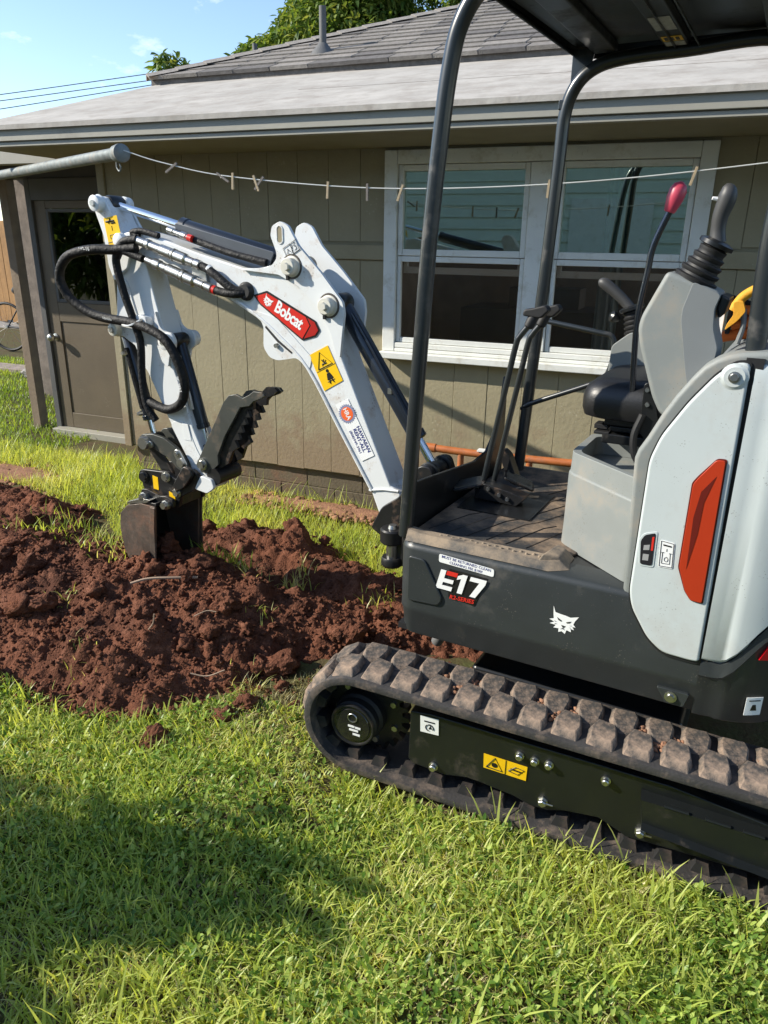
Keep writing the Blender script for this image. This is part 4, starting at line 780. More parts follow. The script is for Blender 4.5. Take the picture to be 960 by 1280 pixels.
# ---- house: grey arch, white door panel, rear cover, counterweight ---------
band = [(.142, .748), (.126, 1.107), (.132, 1.130), (.150, 1.165), (.176, 1.225), (.200, 1.270), (.229, 1.315), (.250, 1.342), (.273, 1.360), (.296, 1.371), (.320, 1.378), (.373, 1.385), (.46, 1.386), (.46, .60), (.30, .60), (.2, .66)]
body = MB().prism(band, .006, .10).build('arch_band', grey_pl, exc, bevel=.012, seg=3)
MB().prism([(x+.02, z-.012) for x, z in band[:13]]+[(.55, 1.37), (.55, .5), (.30, .5)], .101, .93).build('engine_housing', grey_dk, exc, bevel=.01)
MB().prism([(.335, .607), (.335, 1.37), (.372, 1.37), (.372, .607)], -.001, .02).build('panel_gap', blk_plain, exc)
pan = rnd([(.3465, 1.360), (.315, 1.359), (.279, 1.327), (.231, 1.260), (.183, 1.175), (.164, 1.113), (.162, .883), (.161, .760), (.172, .716), (.220, .641), (.262, .608), (.330, .605), (.3525, .607)], .02, 4)
panel = MB().prism(pan, -.012, .012).build('side_panel', panel_white, exc, bevel=.007, seg=3)
MB().prism(rnd([(x+(.26-x)*-.028, z+(1.0-z)*-.022) for x, z in [(.3465, 1.357), (.315, 1.356), (.279, 1.327), (.231, 1.260), (.183, 1.175), (.164, 1.113), (.162, .883), (.161, .760), (.172, .716), (.220, .641), (.262, .608), (.330, .605), (.3525, .607)]], .02, 4), -.004, .009).build('panel_shadow_gap', blk_plain, exc)
MB().rings((.318, -.010, 1.328), (.318, -.0165, 1.328), [(0, .030), (.3, .030), (.5, .026), (1, .022)], 28).build('bolt_boss', panel_white, exc); MB().rings((.318, -.016, 1.328), (.318, -.024, 1.328), [(0, .013), (.4, .013), (.45, .0095), (1, .008)], 14).build('bolt', zinc, exc)
rp_ = rnd([(.3315, 1.137), (.312, 1.136), (.281, 1.090), (.2705, 1.071), (.2705, .856), (.292, .797), (.308, .775), (.335, .773)], .006, 3)
MB().prism([((x-.303)*1.10+.303, (z-.95)*1.018+.95) for x, z in rp_], -.0135, -.011).build('lamp_recess', red_dark, exc)
lamp = MB().prism(rp_, -.018, -.012).build('red_side_insert', red_pl, exc, bevel=.004, seg=3)
MB().prism([(.318, 1.098), (.291, 1.056), (.2835, .99), (.287, .856), (.299, .95), (.301, 1.03)], -.0188, -.0182).build('insert_swoosh', red_dark, exc)  # flat darker red swoosh laid on the insert
sl_p = rnd([(.172, .905), (.180, .922), (.205, .932), (.207, .844), (.178, .843)], .006, 3)
MB().prism([((x-.19)*1.28+.19, (z-.887)*1.12+.887) for x, z in sl_p], -.0135, -.0115).build('gauge_bezel', panel_white, exc, bevel=.001); MB().prism(sl_p, -.0145, -.0138).build('gauge_window', gauge_m, exc)
MB().prism([(.198, .92), (.203, .922), (.204, .885), (.199, .884)], -.0152, -.0147).build('gauge_red_mark', red_stk, exc); MB().prism([(.181, .895), (.195, .899), (.195, .885), (.181, .882)], -.0152, -.0147).prism([(.182, .872), (.196, .873), (.196, .856), (.182, .855)], -.0152, -.0147).build('gauge_print', mat('grey gauge print', (.3, .3, .3), .4, var=0), exc)
MB().prism(rnd([(.218, .917), (.252, .914), (.256, .846), (.221, .845)], .004, 2), -.0135, -.0122).build('oil_decal', white_stk, exc)
mb = MB()
for a, b in [((.2205, .9145), (.250, .9115)), ((.250, .9115), (.2535, .849)), ((.2535, .849), (.2235, .848)), ((.2235, .848), (.2205, .9145)), ((.227, .885), (.228, .856)), ((.228, .856), (.247, .857)), ((.247, .857), (.245, .885)), ((.224, .885), (.231, .885)), ((.242, .885), (.249, .885)), ((.236, .896), (.236, .889))]: mb.tube([(a[0], -.0138, a[1]), (b[0], -.0138, b[1])], .0008, 4)
mb.tube([(.2375+.0045*math.sin(t)*(1 if t < 6 else 1), -.0138, .868+.006*math.cos(t)) for t in np.linspace(0, 6.28, 12)], .0008, 4); mb.prism([(.226, .907), (.246, .905), (.246, .9015), (.226, .9035)], -.0142, -.0136); mb.build('oil_decal_print', ink, exc)
# rear cover and counterweight: plan curve round the tail
tail = [(.3565, 0.0), (.38, .001), (.40, .006)]+arc(.385, .235, .235, -math.pi/2+.12, 0, 18)+[(.62, .5)]+arc(.385, .745, .235, 0, math.pi/2-.12, 14)+[(.40, .974), (.36, .98)]
sl2 = [0]
for i in range(1, len(tail)): sl2.append(sl2[-1]+(Vector(tail[i])-Vector(tail[i-1])).length)
def sst(a, b, t): t = max(0, min(1, (t-a)/(b-a))); return t*t*(3-2*t)
def ztop(i): return .612+.135*sst(.04, .16, min(sl2[i], sl2[-1]-sl2[i]))
rev = tail                                                       # path runs with the outside on its right
cover = sweep(rev, [lambda i: (-.004, ztop(i)+.004), lambda i: (-.010, ztop(i)+.012), (-.012, 1.0), (-.010, 1.25), (-.006, 1.335), (.002, 1.356), (.020, 1.366), (.12, 1.372)]).build('rear_cover', panel_white, exc)
cwt = sweep(rev, [(.05, .442), (.014, .442), (.008, .450), (.004, .52), (.000, .528), lambda i: (-.004, ztop(i)-.05), lambda i: (-.010, ztop(i)-.040), lambda i: (-.004, ztop(i)-.004), lambda i: (.012, ztop(i))]).build('counterweight', charcoal, exc)
MB().prism([(.366, .445), (.42, .06), (.5, .17), (.56, .4), (.56, .9), (.366, .9)], .444, .60, 'xy').build('counterweight_core', blk_plain, exc)
def on_tail(s, off):
    i = max(k for k in range(len(tail)) if sl2[k] <= s); i = min(i, len(tail)-2); t = (s-sl2[i])/(sl2[i+1]-sl2[i]); a, b = Vector(tail[i]), Vector(tail[i+1]); d = (b-a).normalized(); p = a.lerp(b, t); n = Vector((d.y, -d.x)); return (p.x+n.x*off, p.y+n.y*off)
def tail_patch(corners, off, thick, name, m):
    """a curved decal/lens on the tail: corners given as (arc length, z)"""
    (s0, z0), (s1, z1), (s2, z2), (s3, z3) = corners; n = 6; v = []; f = []
    for k in range(n+1):
        t = k/n; sa, za, sb, zb = s0+(s1-s0)*t, z0+(z1-z0)*t, s3+(s2-s3)*t, z3+(z2-z3)*t
        for (s, z) in ((sa, za), (sb, zb)):
            for o in (off, off+thick): p = on_tail(s, o); v.append((p[0], p[1], z))
    for k in range(n):
        a = k*4; f += [(a+1, a+5, a+7, a+3), (a, a+1, a+5, a+4), (a+2, a+6, a+7, a+3)]
    f += [(0, 1, 3, 2), (n*4, n*4+2, n*4+3, n*4+1)]; return MB().add(v, f).build(name, m, exc)
tail_patch([(.128, .642), (.30, .640), (.30, .715), (.158, .712)], .002, .008, 'rear_reflector', red_refl)
tail_patch([(.123, .475), (.164, .478), (.164, .53), (.123, .527)], .000, .0015, 'tail_decal', white_stk)
tail_patch([(.130, .517), (.158, .519), (.158, .522), (.130, .520)], .0016, .0006, 'tail_decal_print', ink); tail_patch([(.136, .49), (.152, .491), (.148, .508), (.140, .507)], .0016, .0006, 'tail_decal_print', ink)
# ---- decals and writing on the skirt -------------------------------------
MB().prism(rnd([(-.380, .7435), (-.209, .732), (-.209, .7085), (-.380, .718)], .006, 3), -.0022, -.0008).build('notice_decal', white_stk, exc)
dirn = Vector((.171, 0, -.0115)).normalized(); un = Vector((.0115, 0, .171)).normalized()
text('notice_lettering', 'MUST BE RETURNED CLEAN', .0122, (-.2945, -.0026, .7315), dirn, un, navy_ink, exc); text('notice_lettering', 'CLEANING FEE $100!', .0112, (-.2945, -.0026, .7195), dirn, un, navy_ink, exc)
MB().prism([(-.345, .703), (-.227, .699), (-.262, .602), (-.345, .612)], -.0018, -.0006).build('badge_backing', ink, exc)
b_ = Vector((.14, 0, -.003)).normalized()
def blockp(pl, name, m): MB().prism(pl, -.0048, -.0032).build(name, m, exc)
# the badge "E17" drawn as slanted block strokes (italic: top shifted right)
def S(x, z): return (x+.25*(z-.632), z-.03*(x+.3))
blockp([S(-.386, .632), S(-.336, .632), S(-.336, .645), S(-.369, .645), S(-.369, .656), S(-.338, .656), S(-.338, .668), S(-.369, .668), S(-.369, .694), S(-.386, .694)], 'badge_letter_E', white_stk)
blockp([S(-.366, .681), S(-.332, .681), S(-.332, .694), S(-.366, .694)], 'badge_red_bar', red_stk)
blockp([S(-.318, .632), S(-.302, .632), S(-.302, .694), S(-.316, .694), S(-.330, .686), S(-.330, .674), S(-.318, .680)], 'badge_digit_1', white_stk)
blockp([S(-.278, .632), S(-.260, .632), S(-.243, .680), S(-.243, .694), S(-.292, .694), S(-.292, .681), S(-.262, .681)], 'badge_digit_7', white_stk)
text('series_lettering', 'R2-SERIES', .0185, (-.302, -.0046, .6155), (1, 0, .02), ZU, red_stk, exc, shear=.2, bold=.02)
def cat_emblem(origin, s, right, upv, m, dark, off, name):
    """a wild cat's head emblem: white mask of plain polygons with dark eyes, nose and whisker cuts"""
    o = Vector(origin); r = Vector(right).normalized(); u = Vector(upv); u = (u-r*u.dot(r)).normalized(); nn = r.cross(u)
    def pg(pl, m_, d, nm):
        mb = MB(); k = len(pl); mb.add([o+r*x*s+u*y*s+nn*d for x, y in pl], [tuple(range(k))]); mb.build(nm, m_, exc, smooth=False)
    pg([(-.80, 1.00), (-.62, .55), (-.25, .50), (.10, .48), (.45, .42), (1.0, .62), (.78, .22), (.70, -.05), (.88, -.22), (.66, -.24), (.80, -.45), (.55, -.42), (.62, -.66), (.30, -.60), (.22, -.92), (-.02, -.78), (-.24, -.90), (-.26, -.62), (-.62, -.66), (-.48, -.42), (-.92, -.40), (-.62, -.20), (-.98, -.08), (-.68, .05), (-.74, .40)], m, off, name)
    for pl in ([(-.46, .22), (-.08, .02), (-.14, -.06), (-.36, .02)], [(.56, .16), (.20, 0), (.26, -.08), (.46, -.02)], [(-.12, -.30), (.22, -.32), (.10, -.48), (.02, -.48)], [(.02, -.50), (.08, -.50), (.20, -.66), (.05, -.58), (-.14, -.64)], [(-.6, -.1), (-.38, -.16), (-.6, -.16)], [(-.58, -.30), (-.36, -.30), (-.56, -.36)], [(.42, -.20), (.62, -.16), (.6, -.2)], [(.42, -.34), (.58, -.34), (.56, -.38)]): pg(pl, dark, off+.0006, name+'_detail')
cat_emblem((.0, -.0008, .624), .040, (1, 0, -.03), ZU, white_stk, charcoal, .0006, 'cat_emblem')
# ---- seat pedestal, seat -----------------------------------------------
ped = rnd([(-.088, .225), (-.088, .90), (.30, .90), (.30, .06), (.15, .035)], .03, 4)
MB().prism(ped, .7565, .985, 'xy').build('seat_pedestal', grey_pl, exc, bevel=.008, seg=3)
# raised rim walls of the tray in front of the arch
rim_out = rnd([(-.088, .225), (-.088, .48), (.14, .48), (.15, .035)], .03, 5); rim_in = rnd([(-.060, .240), (-.060, .455), (.115, .455), (.125, .085)], .03, 5); n = len(rim_out)
rim_out = [(p[0]-.0015, p[1]-.0015) for p in rim_out]; v = [(p[0], p[1], .7575) for p in rim_out]+[(p[0]+.006, p[1]+.006, 1.042) for p in rim_out]+[(p[0], p[1], 1.042) for p in rim_in]+[(p[0], p[1], .9861) for p in rim_in]
f = [(a*n+i, a*n+(i+1) % n, (a+1)*n+(i+1) % n, (a+1)*n+i) for a in range(3) for i in range(n)]
MB().add(v, f).build('tray_rim', grey_pl, exc, bevel=.005, seg=3)
MB().bb((-.05, .485, .9865), (.25, .80, 1.045)).build('seat_plinth', blk_plain, exc, bevel=.01)
sb_ = MB().bb((-.030, .36, 1.046), (.22, .72, 1.075)).bb((-.015, .38, 1.078), (.22, .70, 1.095)).bb((-.030, .37, 1.098), (.22, .71, 1.118)).build('seat_suspension', blk, exc, bevel=.004)
MB().bb((-.060, .38, 1.082), (-.02, .43, 1.096)).bb((-.055, .36, 1.070), (-.01, .40, 1.079)).build('seat_slide_handle', blk_plain, exc, bevel=.002)
sp_l = rnd([(-.098, .31), (-.098, .72), (.25, .74), (.25, .29)], .07, 6)
st_ = MB(); n = len(sp_l); lv = [(.035, 1.122), (.008, 1.130), (.0, 1.150), (.0, 1.185), (.010, 1.212), (.035, 1.230), (.07, 1.238)]; cxm, cym = .08, .52
for ins, z in lv:
    for p in sp_l:
        d = Vector((cxm-p[0], cym-p[1])); L_ = d.length; d = d/L_; st_.v.append((p[0]+d.x*ins, p[1]+d.y*ins, z))
for a in range(len(lv)-1):
    for i in range(n): st_.f.append((a*n+i, a*n+(i+1) % n, (a+1)*n+(i+1) % n, (a+1)*n+i))
st_.f += [tuple(range(n)), tuple(range(len(lv)*n-1, (len(lv)-1)*n-1, -1))]; st_.build('seat_cushion', vinyl, exc)
MB().prism(rnd([(.38, 1.22), (.45, 1.22), (.50, 1.60), (.44, 1.62)], .03), .34, .70).build('backrest', vinyl, exc, bevel=.03, seg=3)
MB().prism(rnd([(.082, 1.245), (.105, 1.25), (.135, 1.13), (.125, 1.06), (.085, 1.11)], .01), .285, .292).build('seat_hinge', blk, exc, bevel=.002)
for p in ((.093, 1.228), (.098, 1.188)): MB().rings((p[0], .285, p[1]), (p[0], .279, p[1]), [(0, .007), (1, .006)], 8).build('bolt', zinc, exc)
MB().tube(crom([(.09, .28, 1.16), (.075, .275, 1.10), (.085, .275, 1.04), (.12, .28, 1.01)], 5), .010, 8).build('seat_cable', blk_plain, exc)
# ---- control consoles ----------------------------------------------------
con = [(.130, 1.545), (.189, 1.525), (.256, 1.498), (.246, 1.465), (.250, 1.420), (.267, 1.375), (.262, 1.28), (.20, 1.19), (.158, 1.205), (.134, 1.247), (.088, 1.371), (.080, 1.409), (.084, 1.438)]
MB().prism(rnd(con, .014, 4), .085, .225).build('control_console', grey_pl, exc, bevel=.012, seg=3)
MB().prism(rnd([(.192, 1.522), (.255, 1.496), (.246, 1.465), (.250, 1.420), (.266, 1.376), (.258, 1.29), (.225, 1.24), (.203, 1.320), (.177, 1.435), (.177, 1.462)], .008, 3), .0795, .086).build('console_cover', grey_dk, exc, bevel=.004, seg=3)
MB().prism([(.254, 1.497), (.275, 1.488), (.268, 1.455), (.256, 1.44), (.2475, 1.465)], .10, .21).build('console_edge', blk, exc, bevel=.006)
def joystick(bx, by, bz, tx, tz, r0, r1, grip, name):
    a, b = (bx, by, bz), (tx, by, tz); prof = [(0, r0*1.02)]; k = 5
    for i in range(k):
        t0 = i/k; R_ = r0+(r1-r0)*t0; prof += [(t0+.02, R_), (t0+.10, R_*1.04), (t0+.13, R_*.86), (t0+.19, R_*.84)]
    prof += [(1, r1)]; MB().rings(a, b, prof, 26).build('joystick_boot', blk_plain, exc)
    d = Vector((tx-bx, 0, tz-bz)).normalized(); c = Vector(b); MB().rings(c-d*.006, c+d*.012, [(0, r1*1.0), (.2, r1*1.5), (.7, r1*1.5), (1, r1*.9)], 24).build('joystick_collar', blk, exc)
    g = crom([q for q in grip], 6); MB().tube([q[:3] for q in g], [q[3] for q in g], 16).build('joystick_grip', mat('soft black grip', (.05, .05, .05), .5, var=.1), exc)
joystick(.188, .135, 1.522, .222, 1.602, .050, .027, [(.224, .135, 1.608, .019), (.221, .135, 1.635, .0165), (.222, .133, 1.665, .0175), (.229, .131, 1.695, .020), (.231, .130, 1.713, .019), (.229, .130, 1.727, .0125), (.228, .130, 1.733, .004)], 'near')
MB().rings((.212, .127, 1.700), (.200, .123, 1.702), [(0, .005), (1, .004)], 8).build('joystick_button', white_stk, exc)
MB().prism(rnd([(-.098, 1.10), (-.094, 1.292), (-.040, 1.338), (.02, 1.33), (.05, 1.17), (.05, 1.08)], .012, 3), .66, .80).build('control_console', grey_pl, exc, bevel=.01, seg=3)
joystick(-.030, .72, 1.335, -.055, 1.405, .040, .026, [(-.060, .72, 1.408, .017), (-.085, .72, 1.432, .0165), (-.12, .72, 1.460, .0175), (-.150, .72, 1.480, .018), (-.166, .72, 1.484, .013), (-.172, .72, 1.484, .004)], 'far')
MB().rings((-.09, .715, 1.372), (-.118, .70, 1.385), [(0, .008), (.5, .018), (.8, .018), (1, .009)], 14).build('thumb_wheel', blk, exc)
# dozer lever with red knob
lv_ = crom([(.048, .32, 1.20), (.036, .32, 1.40), (.046, .32, 1.53), (.053, .32, 1.60), (.083, .32, 1.688)], 7); MB().tube(lv_, .0085, 12).build('blade_lever', mat('dark chrome lever', (.10, .10, .11), .22, .8, var=.1), exc)
MB().rings((.080, .32, 1.680), (.101, .32, 1.752), [(0, .0125), (.05, .015), (.45, .0215), (.72, .022), (.9, .016), (1, .004)], 20).build('lever_knob', red_m, exc)
# travel levers and pedals
for k, (y, dx) in enumerate(((.47, 0), (.53, .020))):
    bx = -.425+dx
    MB().tube(crom([(bx-.012, y, .80), (bx, y, .87), (bx+.050, y, 1.16), (bx+.073, y, 1.295), (bx+.085, y, 1.325), (bx+.118, y, 1.368)], 6), .0098, 12).build('travel_lever', post_m, exc)
    MB().rings((bx+.108, y, 1.352), (bx+.130, y, 1.400), [(0, .011), (.1, .016), (.9, .017), (1, .013)], 14).build('lever_sleeve', blk_plain, exc)
    MB().prism(rnd([(bx+.09, 1.388), (bx+.15, 1.382), (bx+.176, 1.408), (bx+.162, 1.424), (bx+.12, 1.412), (bx+.095, 1.408)], .009), y-.018, y+.018).build('lever_grip', blk_plain, exc, bevel=.007, seg=3)
    o = MB().prism(rnd([(-.055, -.04), (.06, -.032), (.06, .032), (-.055, .04)], .016), -.004, .004, 'xy').build('travel_pedal', steel_dk, exc, bevel=.002, loc=(bx-.055+.13*k, y-.02+.03*k, .815+.012*k), rot=(R(6), R(-14+38*k), R(20)))
    for j in range(6): MB().bb((-.045, -.029+j*.0115, .0045), (.05, -.026+j*.0115, .008)).build('pedal_rib', zinc, o)
    MB().bb((bx-.03, y-.02, .765), (bx+.03, y+.02, .805)).build('pedal_block', steel_dk, exc, bevel=.004)
MB().prism(rnd([(-.45, .775), (-.30, .768), (-.27, .80), (-.33, .815), (-.42, .83)], .008), .44, .50).build('pedal_bracket', steel_dk, exc, bevel=.003)
MB().prism(rnd([(-.37, .81), (-.33, .80), (-.375, .905), (-.40, .925), (-.415, .91)], .01), .555, .60).build('boom_swing_pedal', steel_dk, exc, bevel=.004)
for (x, y, z) in [(-.40, .438, .815), (-.36, .438, .80), (-.33, .438, .79)]: MB().rings((x, y, z), (x, y-.008, z), [(0, .008), (1, .007)], 6).build('bolt', zinc, exc)
MB().bb((-.47, .34, .7635), (-.22, .62, .7675)).build('pedal_base_plate', blk, exc)
# hand rail at the far side
MB().tube(crom([(-.445, .875, 1.005), (-.40, .86, 1.035), (-.19, .85, 1.128), (-.145, .85, 1.155), (-.125, .85, 1.21), (-.125, .85, 1.272), (-.138, .85, 1.302), (-.19, .85, 1.312), (-.39, .87, 1.338)], 5), .0095, 10).build('hand_rail', post_m, exc)
# ---- canopy -----------------------------------------------------------------
def canopy_side(y, fpts, rear):
    MB().tube(crom(fpts+rear, 6), .0215, 16).build('canopy_post', post_m, exc)
canopy_side(.050, [(-.517, .050, .757), (-.492, .050, 1.222), (-.470, .050, 1.604), (-.447, .050, 1.867), (-.430, .050, 2.00), (-.408, .050, 2.085), (-.360, .050, 2.150), (-.28, .050, 2.178)], [(0, .050, 2.185), (.24, .050, 2.175), (.335, .055, 2.10), (.345, .06, 1.85), (.338, .06, 1.60), (.348, .06, 1.36)])
canopy_side(.88, [(-.442, .88, .757), (-.420, .88, 1.132), (-.400, .88, 1.50), (-.386, .88, 1.85), (-.380, .88, 2.0), (-.352, .88, 2.083), (-.295, .88, 2.132), (-.20, .88, 2.153)], [(-.017, .88, 2.160), (.22, .88, 2.168), (.335, .88, 2.10), (.345, .88, 1.85), (.338, .88, 1.60), (.345, .88, 1.36)])
# roof shell: shallow pan with a rolled rim, thin
rfo = rnd([(-.405, -.03), (-.375, .975), (.62, .96), (.62, -.03)], .07, 6); n = len(rfo); v = []; f = []
for (ins, z) in ((.0, 2.178), (-.012, 2.196), (-.004, 2.222), (.05, 2.245), (.12, 2.252)):
    for p in rfo: d = Vector((.1-p[0], .47-p[1])); d = d/d.length; v.append((p[0]+d.x*ins, p[1]+d.y*ins, z))
for a in range(4):
    for i in range(n): f.append((a*n+i, a*n+(i+1) % n, (a+1)*n+(i+1) % n, (a+1)*n+i))
f.append(tuple(range(4*n, 5*n)))
o = MB().add(v, f).build('canopy_roof', roof_can, exc); sd = o.modifiers.new('solid', 'SOLIDIFY'); sd.thickness = .005; sd.offset = 0
MB().prism(rnd([(-.395, .05), (-.365, .90), (.55, .90), (.55, .05)], .05), 2.196, 2.203, 'xy').build('canopy_liner', roof_can, exc, bevel=.003)
for x in (-.30, -.085, .20): MB().bb((x, .06, 2.168), (x+.075, .87, 2.1955)).build('canopy_cross_channel', roof_can, exc, bevel=.006)
for x in (-.052, .016): MB().bb((x, .08, 2.160), (x+.004, .86, 2.1675)).build('channel_edge', post_m, exc)
MB().bb((-.075, .80, 2.1662), (-.018, .85, 2.1672)).build('canopy_decal', mat('faded pale label', (.42, .44, .44), .5, var=.2, scale=60), exc); MB().bb((-.075, .735, 2.1662), (-.018, .790, 2.1672)).build('canopy_warning_decal', yel, exc); MB().bb((-.075, .52, 2.1662), (-.018, .66, 2.1672)).build('canopy_decal', MATS['faded pale label'], exc)
mb = MB()
for q in range(3): mb.bb((-.068+q*.016, .745, 2.1655), (-.058+q*.016, .78, 2.1661))
mb.build('canopy_warning_print', ink, exc)
MB().prism([(-.375, 2.192), (-.30, 2.192), (-.318, 2.12), (-.362, 2.062), (-.375, 2.10)], .893, .900).build('canopy_gusset', post_m, exc, bevel=.002)
MB().bb((-.40, .862, 2.015), (-.372, .898, 2.045)).build('lamp_tab', post_m, exc, bevel=.004)
# seat belt and strap hanging on the rear frame
sbm = MB().tube(crom([(.345, .40, 1.50), (.315, .40, 1.498), (.285, .40, 1.478), (.270, .40, 1.455), (.262, .40, 1.44)], 6), [.0125]*25, 10).build('grab_strap', belt_y, exc)
MB().prism(rnd([(.262, 1.462), (.285, 1.468), (.296, 1.44), (.280, 1.415), (.252, 1.388), (.255, 1.405), (.268, 1.43)], .006), .385, .41).build('strap_hook', belt_y, exc, bevel=.005)
for z, d in ((1.372, 0), (1.402, .03), (1.435, .02)): MB().tube(crom([(.245+d*.6, .45, z-.006), (.29, .45, z+.004), (.36, .47, z+.012)], 5), .0155, 10).build('seat_belt', belt_o, exc)
MB().bb((.25, .43, 1.375), (.262, .46, 1.46)).bb((.262, .42, 1.415), (.30, .44, 1.43)).build('belt_buckle', blk_plain, exc, bevel=.003); MB().tube(crom([(.29, .40, 1.445), (.295, .40, 1.40), (.288, .40, 1.355)], 4), .007, 8).build('belt_stalk', grey_dk, exc)
MB().tube(crom([(.255, .43, 1.47), (.30, .45, 1.455), (.34, .46, 1.43), (.37, .47, 1.44)], 5), .008, 8).build('rear_hose', hose_m, exc); MB().bb((.275, .50, 1.36), (.36, .58, 1.425)).build('rear_valve_block', blk, exc, bevel=.004)
MB().bb((.232, .40, 1.36), (.245, .42, 1.43)).build('belt_tag', white_stk, exc)
# ---- swing bracket ------------------------------------------------------------
MB().cyl((-.66, .49, .47), (-.66, .49, .74), .045, n=26).build('swing_post', steel_dk, exc, bevel=.004)
MB().prism(rnd([(-.50, .36), (-.50, .62), (-.70, .56), (-.74, .49), (-.70, .42)], .03), .48, .545, 'xy').prism(rnd([(-.50, .36), (-.50, .62), (-.70, .56), (-.74, .49), (-.70, .42)], .03), .64, .70, 'xy').build('swing_frame', charcoal, exc, bevel=.006)
for y in (.395, .555): MB().prism(rnd([(-.835, .60), (-.76, .56), (-.60, .60), (-.575, .80), (-.60, .87), (-.645, .87), (-.72, .74), (-.79, .69)], .02), y, y+.03).build('swing_bracket_plate', steel_dk, exc, bevel=.005)
for z in (.575, .625): pass
MB().rings((-.715, .345, .585), (-.715, .345, .640), [(0, .040), (.1, .045), (.9, .045), (1, .040)], 24).build('swing_lug', steel_dk, exc); MB().rings((-.715, .345, .640), (-.715, .345, .652), [(0, .018), (1, .014)], 12).build('grease_cap', zinc, exc)
MB().rings((-.715, .345, .495), (-.715, .345, .530), [(0, .034), (.2, .040), (.8, .040), (1, .036)], 24).build('swing_lug', steel_dk, exc); MB().cyl((-.715, .345, .53), (-.715, .345, .585), .022).build('swing_pin', zinc, exc); MB().bb((-.72, .34, .50), (-.62, .42, .63)).build('swing_arm', steel_dk, exc, bevel=.006)
for y in (.425, .535): MB().rings((-.621, y, .835), (-.621, y+.02, .835), [(0, .036), (.1, .040), (.9, .040), (1, .036)], 22).build('cylinder_foot', blk, exc)
# ---- boom -----------------------------------------------------------------------
boom_p = [(-.800, .60), (-.765, .592), (-.735, .62), (-.730, .70), (-.728, .745), (-.769, .765), (-.975, 1.212), (-1.000, 1.300), (-1.050, 1.398), (-1.135, 1.475), (-1.269, 1.500), (-1.395, 1.499), (-1.610, 1.548), (-1.793, 1.596), (-1.925, 1.622), (-1.985, 1.615), (-2.005, 1.585), (-1.98, 1.545), (-1.905, 1.515), (-1.775, 1.466), (-1.475, 1.387), (-1.347, 1.325), (-1.23, 1.245), (-1.119, 1.148), (-.852, .735), (-.82, .66)]
boom = MB().prism(boom_p, .425, .555).build('boom', paint_white, exc, bevel=.007, seg=2)
# flanged edge strips of the box section
MB().tube(crom([(-.845, .4235, .735), (-.98, .4235, .945), (-1.119, .4235, 1.160), (-1.23, .4235, 1.258), (-1.347, .4235, 1.338), (-1.475, .4235, 1.398), (-1.775, .4235, 1.477)], 4), .0065, 8).build('boom_weld_seam', paint_white, exc)
MB().tube([(-.856, .4238, .735), (-.80, .4238, .748), (-.735, .4238, .752)], .005, 8).build('foot_weld', paint_white, exc)
for y in (.410, .558):
    MB().prism(rnd([(-1.395, 1.493), (-1.300, 1.503), (-1.255, 1.512), (-1.234, 1.535), (-1.233, 1.556), (-1.257, 1.612), (-1.249, 1.643), (-1.215, 1.659), (-1.181, 1.645), (-1.139, 1.580), (-1.048, 1.494), (-.961, 1.400), (-.955, 1.360), (-.964, 1.29), (-.973, 1.209), (-.992, 1.226), (-1.010, 1.29), (-1.030, 1.325), (-1.075, 1.385), (-1.143, 1.444), (-1.228, 1.482)], .008, 2), y, y+.014).build('boom_ear_plate', paint_white, exc, bevel=.004)
MB().prism([(-1.2155+.010*math.cos(t), 1.609+(.020 if math.sin(t) > 0 else -.012)+.011*math.sin(t)) for t in np.linspace(0, 2*math.pi, 20, endpoint=False)], .4085, .4098).build('lifting_eye', wall_dk, exc)
MB().tube([(-1.2155+.0125*math.cos(t), .4095, 1.613+(.018 if math.sin(t) > 0 else -.014)+.013*math.sin(t)) for t in np.linspace(0, 2*math.pi, 25)], .003, 6, False).build('lifting_eye_rim', paint_white, exc)
for (x, z) in ((-1.168, 1.511), (-1.016, 1.386)):
    MB().rings((x, .41, z), (x, .378, z), [(0, .036), (.1, .036), (.15, .030), (.85, .030), (1, .026)], 26).build('pin_boss', mat('cream pin boss paint', (.62, .60, .52), .4, var=.05), exc); MB().rings((x, .378, z), (x, .366, z), [(0, .014), (1, .013)], 6).build('pin_bolt', MATS['cream pin boss paint'], exc)
    MB().rings((x, .572, z), (x, .60, z), [(0, .034), (.9, .030), (1, .026)], 22).build('pin_boss', MATS['cream pin boss paint'], exc)
    MB().rings((x, .4098, z), (x, .4072, z), [(0, .043), (1, .041)], 22).build('grease_ring', mat('old grease', (.10, .085, .07), .45, var=.3, scale=40), exc)
    MB().bb((x-.020, .400, z-.046), (x-.010, .408, z-.030)).build('pin_lock', steel_dk, exc)
for y in (.432, .530): MB().prism(rnd([(-1.400, 1.36), (-1.335, 1.335), (-1.311, 1.295), (-1.316, 1.22), (-1.29, 1.185), (-1.255, 1.176), (-1.215, 1.183), (-1.168, 1.193), (-1.11, 1.155), (-1.10, 1.20), (-1.25, 1.33)], .014, 3), y-.01, y+.01).build('boom_lower_lug', paint_white, exc, bevel=.004)
MB().rings((-1.252, .422, 1.231), (-1.252, .410, 1.231), [(0, .010), (1, .008)], 10).build('bolt', zinc, exc)
MB().prism([(-1.300, 1.300), (-1.245, 1.252), (-1.185, 1.212), (-1.188, 1.206), (-1.250, 1.244), (-1.304, 1.293)], .4205, .4222).build('lug_slot', blk_plain, exc)
